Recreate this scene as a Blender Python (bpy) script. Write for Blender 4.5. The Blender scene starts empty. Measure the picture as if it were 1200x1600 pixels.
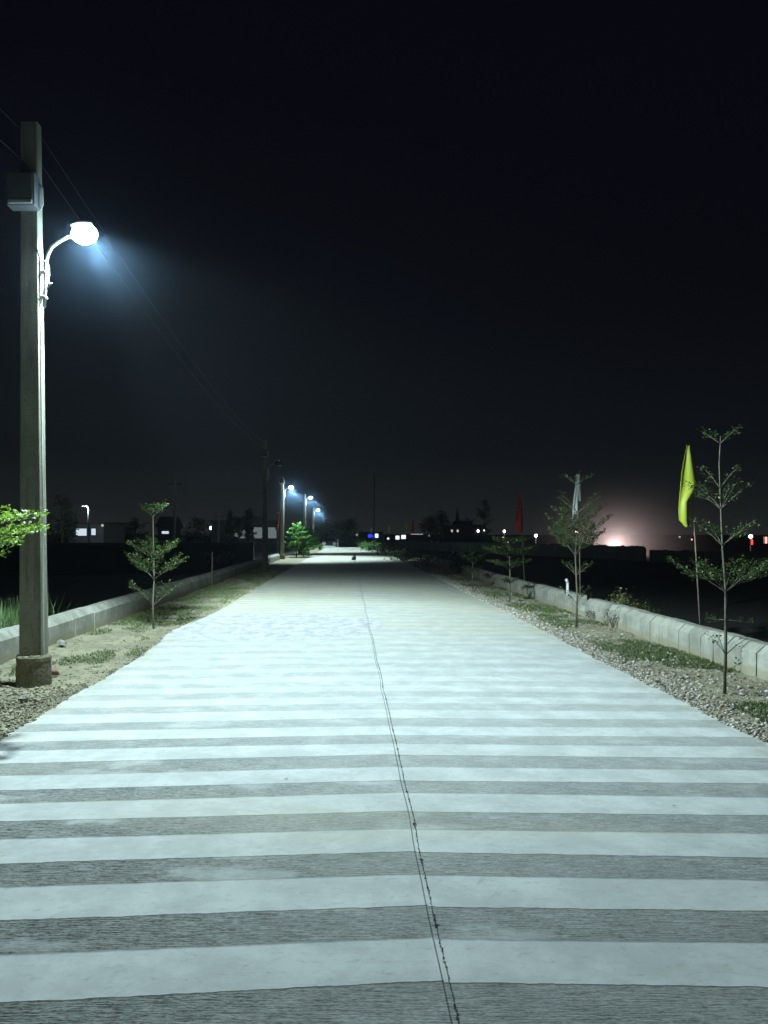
import bpy, math, random
import numpy as np
from mathutils import Vector, Matrix
R = math.radians
random.seed(7)
rng = np.random.default_rng(11)
S = bpy.context.scene
col = S.collection

# ------------------------------------------------------------------ camera
H_EYE, FPX, VX, VY = 1.55, 1200.0, 545.0, 834.0      # eye height, focal length in photo pixels, vanishing point of the road
cam_data = bpy.data.cameras.new('camera')
cam_data.sensor_fit = 'VERTICAL'
cam_data.sensor_height = 36.0
cam_data.lens = 36.0 * FPX / 1600.0
cam_data.shift_x = (600 - VX) / 1600.0
cam_data.shift_y = (VY - 800) / 1600.0
cam_data.clip_start = 0.05
cam_data.clip_end = 3000
cam = bpy.data.objects.new('camera', cam_data)
cam.location = (0, 0, H_EYE)
cam.rotation_euler = (R(90), 0, 0)
col.objects.link(cam)
S.camera = cam
S.render.resolution_x, S.render.resolution_y = 768, 1024

def at(px, row, Y):
    """photo pixel at depth Y -> world point"""
    return Vector(((px - VX) / FPX * Y, Y, H_EYE + (VY - row) / FPX * Y))

# ------------------------------------------------------------------ render settings and exposure
S.view_settings.view_transform = 'Standard'
S.view_settings.look = 'None'
S.view_settings.exposure = 0.0
S.view_settings.gamma = 1.0
S.cycles.use_denoising = True
S.cycles.max_bounces = 5
S.cycles.diffuse_bounces = 2
S.cycles.volume_bounces = 1
S.cycles.transparent_max_bounces = 8
S.cycles.sample_clamp_indirect = 4.0
S.cycles.sample_clamp_direct = 0.0

# ------------------------------------------------------------------ night sky
W = bpy.data.worlds.new('World')
S.world = W
W.use_nodes = True
wn = W.node_tree
wn.nodes.clear()
w_out = wn.nodes.new('ShaderNodeOutputWorld')
w_bg = wn.nodes.new('ShaderNodeBackground')
w_tc = wn.nodes.new('ShaderNodeTexCoord')
w_sep = wn.nodes.new('ShaderNodeSeparateXYZ')
w_rmp = wn.nodes.new('ShaderNodeValToRGB')
wn.links.new(w_tc.outputs['Generated'], w_sep.inputs[0])
wn.links.new(w_sep.outputs['Z'], w_rmp.inputs[0])
wn.links.new(w_rmp.outputs[0], w_bg.inputs['Color'])
wn.links.new(w_bg.outputs[0], w_out.inputs['Surface'])
cr = w_rmp.color_ramp
cr.elements[0].position = 0.0
cr.elements[0].color = (1.05, 1.18, 1.16, 1)
cr.elements[1].position = 0.60
cr.elements[1].color = (0.15, 0.15, 0.33, 1)
e = cr.elements.new(0.035); e.color = (0.66, 0.76, 0.80, 1)
e = cr.elements.new(0.10); e.color = (0.28, 0.35, 0.48, 1)
e = cr.elements.new(0.26); e.color = (0.18, 0.20, 0.36, 1)
w_bg.inputs['Strength'].default_value = 0.0135

# ------------------------------------------------------------------ helpers: mesh
class MB:
    def __init__(s):
        s.v = []; s.f = []; s.n = 0
    def add(s, verts, faces):
        s.v.append(np.asarray(verts, dtype=np.float64).reshape(-1, 3))
        o = s.n
        s.f.extend([tuple(i + o for i in f) for f in faces])
        s.n += len(s.v[-1])
        return s
    def box(s, c, size, rz=0.0, top=1.0, rx=0.0, ry=0.0):
        x, y, z = [d / 2 for d in size]
        p = np.array([(-x, -y, -z), (x, -y, -z), (x, y, -z), (-x, y, -z),
                      (-x * top, -y * top, z), (x * top, -y * top, z), (x * top, y * top, z), (-x * top, y * top, z)])
        m = np.array(Matrix.Rotation(rz, 3, 'Z') @ Matrix.Rotation(ry, 3, 'Y') @ Matrix.Rotation(rx, 3, 'X'))
        return s.add(p @ m.T + np.array(c), [(3, 2, 1, 0), (4, 5, 6, 7), (0, 1, 5, 4), (1, 2, 6, 5), (2, 3, 7, 6), (3, 0, 4, 7)])
    def tube(s, path, rad, n=8, cap=True):
        path = [Vector(p) for p in path]
        if not hasattr(rad, '__len__'): rad = [rad] * len(path)
        vs = []; fs = []
        up = Vector((0.13, 0.31, 0.94)).normalized()
        for i, p in enumerate(path):
            t = (path[min(i + 1, len(path) - 1)] - path[max(i - 1, 0)]).normalized()
            a = t.cross(up)
            if a.length < 1e-3: a = t.cross(Vector((1, 0, 0)))
            a.normalize(); b = t.cross(a)
            for k in range(n):
                an = 2 * math.pi * k / n
                vs.append(p + (a * math.cos(an) + b * math.sin(an)) * rad[i])
        for i in range(len(path) - 1):
            for k in range(n):
                k2 = (k + 1) % n
                fs.append((i * n + k, i * n + k2, (i + 1) * n + k2, (i + 1) * n + k))
        if cap:
            fs.append(tuple(range(n))[::-1]); m = (len(path) - 1) * n
            fs.append(tuple(m + k for k in range(n)))
        return s.add([tuple(v) for v in vs], fs)
    def lathe(s, prof, c=(0, 0, 0), n=24, sx=1.0, sy=1.0):
        vs = []; fs = []
        for r, z in prof:
            for k in range(n):
                a = 2 * math.pi * k / n
                vs.append((c[0] + r * math.cos(a) * sx, c[1] + r * math.sin(a) * sy, c[2] + z))
        for i in range(len(prof) - 1):
            for k in range(n):
                k2 = (k + 1) % n
                fs.append((i * n + k, i * n + k2, (i + 1) * n + k2, (i + 1) * n + k))
        fs.append(tuple(range(n))[::-1]); m = (len(prof) - 1) * n
        fs.append(tuple(m + k for k in range(n)))
        return s.add(vs, fs)
    def prism(s, outline, y0, y1):
        """outline in (x, z) extruded along y"""
        n = len(outline)
        vs = [(x, y0, z) for x, z in outline] + [(x, y1, z) for x, z in outline]
        fs = [tuple(range(n)), tuple(range(2 * n - 1, n - 1, -1))]
        for i in range(n):
            j = (i + 1) % n
            fs.append((i, i + n, j + n, j))
        return s.add(vs, fs)
    def blob(s, c, r, n=10, m=7, jit=0.0):
        vs = []; fs = []
        for i in range(m + 1):
            th = math.pi * i / m
            for k in range(n):
                a = 2 * math.pi * k / n
                q = 1 + random.uniform(-jit, jit)
                vs.append((c[0] + r[0] * q * math.sin(th) * math.cos(a), c[1] + r[1] * q * math.sin(th) * math.sin(a), c[2] + r[2] * q * math.cos(th)))
        for i in range(m):
            for k in range(n):
                k2 = (k + 1) % n
                fs.append((i * n + k, (i + 1) * n + k, (i + 1) * n + k2, i * n + k2))
        return s.add(vs, fs)
    def build(s, name, mat, parent=None, smooth=False, bevel=0.0):
        me = bpy.data.meshes.new(name)
        v = np.concatenate(s.v) if s.v else np.zeros((0, 3))
        me.from_pydata(v.tolist(), [], s.f)
        me.validate()
        if smooth:
            me.polygons.foreach_set('use_smooth', [True] * len(me.polygons))
        o = bpy.data.objects.new(name, me)
        me.materials.append(mat)
        col.objects.link(o)
        if parent is not None: o.parent = parent
        if bevel:
            b = o.modifiers.new('bevel', 'BEVEL'); b.width = bevel; b.segments = 2; b.limit_method = 'ANGLE'
        me.update()
        return o

def big_mesh(name, verts, faces, mat, parent=None, nper=3):
    """many same-sided faces at once"""
    me = bpy.data.meshes.new(name)
    verts = np.asarray(verts, dtype=np.float32); faces = np.asarray(faces, dtype=np.int32)
    me.vertices.add(len(verts)); me.vertices.foreach_set('co', verts.ravel())
    me.loops.add(faces.size); me.loops.foreach_set('vertex_index', faces.ravel())
    me.polygons.add(len(faces))
    me.polygons.foreach_set('loop_start', np.arange(0, faces.size, nper, dtype=np.int32))
    me.polygons.foreach_set('loop_total', np.full(len(faces), nper, dtype=np.int32))
    me.update(calc_edges=True); me.validate()
    o = bpy.data.objects.new(name, me); me.materials.append(mat)
    col.objects.link(o)
    if parent is not None: o.parent = parent
    return o

def tag(o, label=None, cat=None, group=None, kind=None):
    if label: o['label'] = label
    if cat: o['category'] = cat
    if group: o['group'] = group
    if kind: o['kind'] = kind
    return o

def empty(name, loc=(0, 0, 0), rz=0.0):
    o = bpy.data.objects.new(name, None)
    o.empty_display_size = 0.2
    o.location = loc; o.rotation_euler = (0, 0, rz)
    col.objects.link(o)
    return o

def copy_tree(o, parent=None):
    c = o.copy(); col.objects.link(c)
    if parent is not None: c.parent = parent
    for ch in list(o.children): copy_tree(ch, c)
    return c

# ------------------------------------------------------------------ helpers: materials
class NT:
    def __init__(s, name):
        s.m = bpy.data.materials.new(name); s.m.use_nodes = True
        s.t = s.m.node_tree
        s.b = s.t.nodes['Principled BSDF']; s.out = s.t.nodes['Material Output']
    def node(s, typ, **kw):
        n = s.t.nodes.new(typ)
        for k, v in kw.items(): setattr(n, k, v)
        return n
    def put(s, sock, v):
        if hasattr(v, 'is_output'): s.t.links.new(v, sock)
        else: sock.default_value = v
    def math(s, op, a, b=None, c=None, clamp=False):
        n = s.node('ShaderNodeMath', operation=op, use_clamp=clamp)
        for i, v in enumerate((a, b, c)):
            if v is not None: s.put(n.inputs[i], v)
        return n.outputs[0]
    def step(s, v, lo, hi):
        n = s.node('ShaderNodeMapRange', interpolation_type='SMOOTHSTEP')
        s.put(n.inputs['Value'], v); n.inputs['From Min'].default_value = lo; n.inputs['From Max'].default_value = hi
        return n.outputs[0]
    def coord(s, scale=(1, 1, 1), loc=(0, 0, 0), which='Object', rot=0.0):
        tc = s.node('ShaderNodeTexCoord'); mp = s.node('ShaderNodeMapping')
        if rot:
            m0 = s.node('ShaderNodeMapping'); m0.inputs['Rotation'].default_value = (0, 0, rot)
            s.t.links.new(tc.outputs[which], m0.inputs[0]); tc = m0; which = 0
        mp.inputs['Scale'].default_value = scale; mp.inputs['Location'].default_value = loc
        s.t.links.new(tc.outputs[which], mp.inputs[0])
        return mp.outputs[0]
    def noise(s, scale, detail=4.0, rough=0.55, vec=None, which='Object'):
        n = s.node('ShaderNodeTexNoise')
        n.inputs['Scale'].default_value = scale; n.inputs['Detail'].default_value = detail; n.inputs['Roughness'].default_value = rough
        if vec is None: vec = s.coord(which=which)
        s.t.links.new(vec, n.inputs['Vector'])
        return n.outputs['Fac']
    def mix(s, f, a, b, mode='MIX'):
        n = s.node('ShaderNodeMix', data_type='RGBA', blend_type=mode)
        s.put(n.inputs['Factor'], f); 
        for sock, v in ((n.inputs[6], a), (n.inputs[7], b)):
            s.put(sock, v if hasattr(v, 'is_output') else (*v, 1.0))
        return n.outputs[2]
    def bump(s, h, strength=0.5, dist=0.01):
        n = s.node('ShaderNodeBump'); n.inputs['Strength'].default_value = strength; n.inputs['Distance'].default_value = dist
        s.put(n.inputs['Height'], h)
        s.t.links.new(n.outputs[0], s.b.inputs['Normal'])
    def color(s, c): s.put(s.b.inputs['Base Color'], c if hasattr(c, 'is_output') else (*c, 1.0))
    def rough(s, r): s.put(s.b.inputs['Roughness'], r)

def mottled(name, c1, c2, scale=6.0, rough=0.85, bump=0.4, dist=0.006, fine=60.0, metal=0.0):
    n = NT(name)
    a = n.noise(scale, 6, 0.65); b = n.noise(fine, 3, 0.6)
    n.color(n.mix(n.step(n.math('ADD', n.math('MULTIPLY', a, 0.7), n.math('MULTIPLY', b, 0.3)), 0.35, 0.66), c1, c2))
    n.rough(rough); n.b.inputs['Metallic'].default_value = metal
    n.bump(n.math('ADD', b, n.math('MULTIPLY', a, 1.5)), bump, dist)
    return n.m

def emissive(name, c, strength):
    m = bpy.data.materials.new(name); m.use_nodes = True
    t = m.node_tree; t.nodes.clear()
    o = t.nodes.new('ShaderNodeOutputMaterial'); e = t.nodes.new('ShaderNodeEmission')
    e.inputs[0].default_value = (*c, 1); e.inputs[1].default_value = strength
    t.links.new(e.outputs[0], o.inputs[0])
    return m

def glowing_glass(name, c, strength):
    m = emissive(name, c, strength); t = m.node_tree
    em = [q for q in t.nodes if q.type == 'EMISSION'][0]; o = [q for q in t.nodes if q.type == 'OUTPUT_MATERIAL'][0]
    tr = t.nodes.new('ShaderNodeBsdfTransparent'); mx = t.nodes.new('ShaderNodeMixShader'); mx.inputs[0].default_value = .25
    t.links.new(tr.outputs[0], mx.inputs[1]); t.links.new(em.outputs[0], mx.inputs[2]); t.links.new(mx.outputs[0], o.inputs[0])
    return m

def leaf_mat(name, c1, c2, trans=0.35):
    n = NT(name)
    g = n.node('ShaderNodeNewGeometry')
    c = n.mix(g.outputs['Random Per Island'], c1, c2)
    n.color(c); n.rough(0.5)
    tr = n.node('ShaderNodeBsdfTranslucent'); n.t.links.new(c, tr.inputs[0])
    mx = n.node('ShaderNodeMixShader'); mx.inputs[0].default_value = trans
    n.t.links.new(n.b.outputs[0], mx.inputs[1]); n.t.links.new(tr.outputs[0], mx.inputs[2])
    n.t.links.new(mx.outputs[0], n.out.inputs[0])
    return n.m

ROAD_L, ROAD_R, ROAD_END = -2.63, 3.11, 88.0
JOINT_X = 0.33
def road_material():
    n = NT('road_concrete')
    tc = n.node('ShaderNodeTexCoord'); sp = n.node('ShaderNodeSeparateXYZ')
    n.t.links.new(tc.outputs['Object'], sp.inputs[0])
    X, Y = sp.outputs[0], sp.outputs[1]
    left = n.math('LESS_THAN', X, JOINT_X)
    dx = n.math('SUBTRACT', X, JOINT_X)
    # each half was tined on its own, so the bands run at a slightly different angle on either side
    slope = n.math('ADD', n.math('MULTIPLY', left, 0.105), -0.028)
    warp = n.math('MULTIPLY', n.math('SUBTRACT', n.noise(0.55, 1, 0.5, n.coord((0.25, 1.4, 1))), 0.5), 0.13)
    jag = n.math('MULTIPLY', n.math('SUBTRACT', n.noise(9, 3, 0.6, n.coord((1, 0.2, 1))), 0.5), 0.022)
    yy = n.math('SUBTRACT', Y, n.math('MULTIPLY', dx, slope))
    yy = n.math('ADD', n.math('ADD', yy, warp), jag)
    yy = n.math('ADD', yy, n.math('MULTIPLY', left, -0.012))
    fr = n.math('FRACT', n.math('DIVIDE', n.math('SUBTRACT', yy, 2.655 - 5.45), 0.545))
    band = n.math('MULTIPLY', n.step(n.math('ADD', fr, n.math('MULTIPLY', n.math('SUBTRACT', n.noise(1.0, 2, 0.5, n.coord((0.15, 2.3, 1), (0, 4, 0))), 0.5), 0.17)), 0.500, 0.545), n.math('SUBTRACT', 1.0, n.step(fr, 0.988, 0.998)))
    edge = n.math('MULTIPLY', n.step(fr, 0.972, 0.984), n.math('SUBTRACT', 1.0, n.step(fr, 0.986, 0.998)))
    # tine streaks run across the road
    streak = n.noise(1.0, 6, 0.78, n.coord((7, 150, 1)))
    streak2 = n.noise(1.0, 4, 0.75, n.coord((34, 230, 1), (3, 7, 0)))
    tine = n.math('ADD', n.math('MULTIPLY', streak, 0.6), n.math('MULTIPLY', streak2, 0.45))
    grain = n.math('SUBTRACT', n.noise(1.0, 3, 0.7, n.coord((70, 150, 1), (1, 1, 0))), 0.05)
    wear = n.noise(1.3, 5, 0.62, n.coord((0.8, 1.5, 1)))
    blot = n.noise(3.2, 6, 0.7, n.coord((1, 1, 1), (5, 2, 0)))
    fade = n.math('ADD', n.math('SUBTRACT', 1.0, n.math('MULTIPLY', n.step(Y, 2.9, 8.6), 0.86)), n.math('MULTIPLY', n.step(Y, 14.5, 19.0), 0.42))       # band contrast painted weaker where the lamplight washes the road out
    fill = n.math('MULTIPLY', n.step(wear, 0.55, 0.66), 0.75)
    leftdeep = n.math('ADD', n.math('MULTIPLY', n.step(n.math('MULTIPLY', dx, -1.0), 0.0, 1.8), 0.36), 0.70)
    deep = n.math('MULTIPLY', n.step(n.noise(0.9, 5, 0.65, n.coord((0.9, 1.1, 1), (8, 1, 0))), 0.44, 0.60), n.math('MULTIPLY', left, n.math('SUBTRACT', 1.0, n.step(Y, 3.6, 5.5))))
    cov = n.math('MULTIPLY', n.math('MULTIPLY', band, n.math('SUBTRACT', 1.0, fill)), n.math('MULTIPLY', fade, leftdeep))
    cov = n.math('MULTIPLY', cov, n.math('ADD', 0.42, n.math('MULTIPLY', n.step(tine, 0.60, 0.42), 0.72)), clamp=True)
    smooth_c = n.mix(n.step(blot, 0.38, 0.66), (0.435, 0.45, 0.445), (0.545, 0.56, 0.555))
    # smudges and trowel marks on the smooth bands
    smud = n.noise(13, 7, 0.82, n.coord((1, 2.0, 1), (2, 9, 0)))
    smooth_c = n.mix(n.math('MULTIPLY', n.step(smud, 0.53, 0.70), 0.70), smooth_c, (0.25, 0.265, 0.255))
    groove_c = n.mix(n.step(n.math('ADD', tine, n.math('MULTIPLY', grain, 0.34)), 0.61, 0.83), (0.010, 0.011, 0.009), (0.33, 0.34, 0.315))
    groove_c = n.mix(n.math('MULTIPLY', deep, 0.72), groove_c, n.mix(n.step(tine, 0.42, 0.62), (0.012, 0.014, 0.010), (0.16, 0.17, 0.145)))
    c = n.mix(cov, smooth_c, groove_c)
    c = n.mix(n.math('MULTIPLY', edge, n.math('MULTIPLY', fade, 0.75)), c, (0.05, 0.05, 0.048))
    # trowel swipes on the smooth bands
    sw = n.noise(1.0, 5, 0.7, n.coord((26, 5, 1), (0, 3, 0), rot=0.62))
    swm = n.math('MULTIPLY', n.step(sw, 0.56, 0.70), n.math('MULTIPLY', n.step(n.noise(1.6, 3, 0.5, n.coord((1, 1, 1), (7, 7, 0))), 0.50, 0.62), 0.42))
    c = n.mix(n.math('MULTIPLY', swm, n.math('SUBTRACT', 1.0, band)), c, (0.27, 0.28, 0.27))
    # fine soil trodden in from both edges
    eg = n.math('MAXIMUM', n.step(X, ROAD_R - 0.75, ROAD_R), n.math('SUBTRACT', 1.0, n.step(X, ROAD_L, ROAD_L + 0.7)))
    soil = n.step(n.math('ADD', n.noise(3.5, 7, 0.75, n.coord((1.4, .7, 1))), n.math('MULTIPLY', n.math('SUBTRACT', eg, 1.0), 0.34)), 0.44, 0.62)
    c = n.mix(n.math('MULTIPLY', soil, 0.55), c, (0.36, 0.33, 0.235))
    # further on the slab is tinted cream in soft patches
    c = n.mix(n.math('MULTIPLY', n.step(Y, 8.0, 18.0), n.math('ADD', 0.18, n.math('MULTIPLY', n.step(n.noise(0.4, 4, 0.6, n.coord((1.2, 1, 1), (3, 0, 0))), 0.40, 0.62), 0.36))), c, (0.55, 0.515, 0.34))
    # dried slurry spread over the left half
    px = n.math('DIVIDE', n.math('ADD', X, 1.35), 1.95); py = n.math('DIVIDE', n.math('SUBTRACT', Y, 13.0), 1.95)
    rr = n.math('ADD', n.math('MULTIPLY', px, px), n.math('MULTIPLY', py, py))
    rr = n.math('ADD', n.math('MULTIPLY', rr, rr), n.math('MULTIPLY', n.math('SUBTRACT', n.noise(2.4, 5, 0.7), 0.5), 0.9))
    patch = n.math('SUBTRACT', 1.0, n.step(rr, 0.85, 1.05))
    pat_c = n.mix(n.step(n.noise(5.5, 7, 0.8, n.coord((1, 0.6, 1))), 0.36, 0.66), (0.345, 0.345, 0.385), (0.60, 0.60, 0.60))
    c = n.mix(n.math('MULTIPLY', patch, 0.9), c, pat_c)
    # yellowish soil dust dragged on the road
    dust = n.noise(0.35, 4, 0.6, n.coord((0.35, 1, 1), (1, 4, 0)))
    c = n.mix(n.math('MULTIPLY', n.step(dust, 0.50, 0.70), 0.35), c, (0.50, 0.475, 0.36))
    # lengthways joint: saw cut and crumbled line
    wig = n.math('MULTIPLY', n.math('SUBTRACT', n.noise(0.5, 2, 0.5, n.coord((0, 1, 1))), 0.5), 0.06)
    jx = n.math('ADD', dx, wig)
    saw = n.math('SUBTRACT', 1.0, n.step(n.math('ABSOLUTE', n.math('ADD', jx, 0.002)), 0.0010, 0.0030))
    rag = n.math('MULTIPLY', n.math('SUBTRACT', n.noise(26, 5, 0.8, n.coord((0.8, 1, 1))), 0.5), 0.028)
    wid = n.math('ADD', 0.0022, n.math('MULTIPLY', n.step(n.noise(7, 4, 0.75, n.coord((0, 1, 1), (0, 3, 0))), 0.50, 0.82), 0.024))
    crumb = n.math('LESS_THAN', n.math('ABSOLUTE', n.math('SUBTRACT', n.math('ADD', jx, rag), 0.020)), wid)
    holes = n.step(n.noise(60, 4, 0.7), 0.36, 0.52)
    crumb = n.math('MULTIPLY', crumb, holes)
    jfade = n.math('SUBTRACT', 1.0, n.math('MULTIPLY', n.step(Y, 6, 14), 0.35))
    crack = n.math('MULTIPLY', n.math('MAXIMUM', n.math('MULTIPLY', saw, 0.6), crumb), jfade)
    c = n.mix(crack, c, (0.018, 0.018, 0.016))
    # small specks
    vo = n.node('ShaderNodeTexVoronoi'); vo.inputs['Scale'].default_value = 2.6
    n.t.links.new(n.coord((1, 1, 0)), vo.inputs['Vector'])
    spk = n.math('SUBTRACT', 1.0, n.step(n.math('ADD', vo.outputs['Distance'], n.math('MULTIPLY', n.noise(30, 2, 0.5), 0.02)), 0.016, 0.028))
    c = n.mix(n.math('MULTIPLY', spk, 0.7), c, (0.09, 0.085, 0.07))
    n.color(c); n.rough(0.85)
    n.b.inputs['Specular IOR Level'].default_value = 0.25
    hgt = n.math('MULTIPLY', n.math('MULTIPLY', band, tine), 1.0)
    hgt = n.math('ADD', hgt, n.math('MULTIPLY', smud, 0.25))
    hgt = n.math('SUBTRACT', hgt, n.math('MULTIPLY', crack, 1.6))
    n.bump(hgt, 0.9, 0.008)
    return n.m

def verge_material():
    n = NT('verge_soil')
    a = n.noise(1.6, 6, 0.7); b = n.noise(11, 6, 0.72); f = n.noise(70, 4, 0.7)
    c = n.mix(n.step(a, 0.38, 0.62), (0.36, 0.33, 0.23), (0.25, 0.235, 0.165))
    c = n.mix(n.step(b, 0.52, 0.66), c, (0.13, 0.12, 0.085))
    c = n.mix(n.math('MULTIPLY', n.step(f, 0.55, 0.70), 0.6), c, (0.40, 0.385, 0.31))
    n.color(c); n.rough(0.95); n.b.inputs['Specular IOR Level'].default_value = 0.1
    n.bump(n.math('ADD', n.math('MULTIPLY', b, 1.2), f), 0.9, 0.02)
    return n.m

def pole_material():
    n = NT('pole_concrete')
    a = n.noise(3, 6, 0.7, n.coord((1, 1, 0.5))); b = n.noise(1, 4, 0.7, n.coord((1.5, 1.5, 42))); f = n.noise(90, 3, 0.6)
    c = n.mix(n.step(a, 0.35, 0.65), (0.30, 0.29, 0.225), (0.20, 0.20, 0.155))
    c = n.mix(n.math('MULTIPLY', n.step(b, 0.55, 0.72), 0.45), c, (0.14, 0.14, 0.11))
    c = n.mix(n.math('MULTIPLY', n.step(f, 0.60, 0.70), 0.5), c, (0.10, 0.10, 0.085))
    st = n.noise(1, 5, 0.7, n.coord((9, 9, 0.8), (4, 1, 2)))
    c = n.mix(n.math('MULTIPLY', n.step(st, 0.50, 0.66), 0.55), c, (0.10, 0.098, 0.075))
    vo = n.node('ShaderNodeTexVoronoi'); vo.inputs['Scale'].default_value = 22; n.t.links.new(n.coord(), vo.inputs['Vector'])
    pit = n.math('SUBTRACT', 1.0, n.step(vo.outputs['Distance'], 0.10, 0.20))
    c = n.mix(n.math('MULTIPLY', pit, 0.6), c, (0.06, 0.06, 0.05))
    n.color(c); n.rough(0.9); n.bump(n.math('SUBTRACT', n.math('ADD', f, n.math('MULTIPLY', b, 0.8)), pit), 0.7, 0.006)
    return n.m

def kerb_material():
    n = NT('kerb_concrete')
    w = n.node('ShaderNodeNewGeometry'); sp = n.node('ShaderNodeSeparateXYZ'); n.t.links.new(w.outputs['Position'], sp.inputs[0])
    mp = n.node('ShaderNodeMapping'); n.t.links.new(w.outputs['Position'], mp.inputs[0])
    a = n.noise(2.2, 6, 0.7, mp.outputs[0]); f = n.noise(70, 4, 0.65, mp.outputs[0])
    m2 = n.node('ShaderNodeMapping'); m2.inputs['Scale'].default_value = (9, 9, 1.2); n.t.links.new(w.outputs['Position'], m2.inputs[0])
    st = n.noise(1, 5, 0.7, m2.outputs[0])
    c = n.mix(n.step(a, 0.36, 0.64), (0.34, 0.335, 0.29), (0.21, 0.21, 0.175))
    c = n.mix(n.math('MULTIPLY', n.step(st, 0.50, 0.68), 0.5), c, (0.13, 0.13, 0.105))
    sz = n.math('ADD', sp.outputs[2], n.math('MULTIPLY', n.math('SUBTRACT', n.noise(7, 5, 0.7, mp.outputs[0]), 0.5), 0.22))
    c = n.mix(n.math('MULTIPLY', n.math('SUBTRACT', 1.0, n.step(sz, 0.03, 0.10)), 0.75), c, (0.25, 0.22, 0.145))   # soil splashed up by rain
    c = n.mix(n.math('MULTIPLY', n.step(f, 0.60, 0.70), 0.5), c, (0.12, 0.12, 0.10))
    n.color(c); n.rough(0.93); n.bump(n.math('ADD', f, a), 0.7, 0.008)
    return n.m

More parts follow.
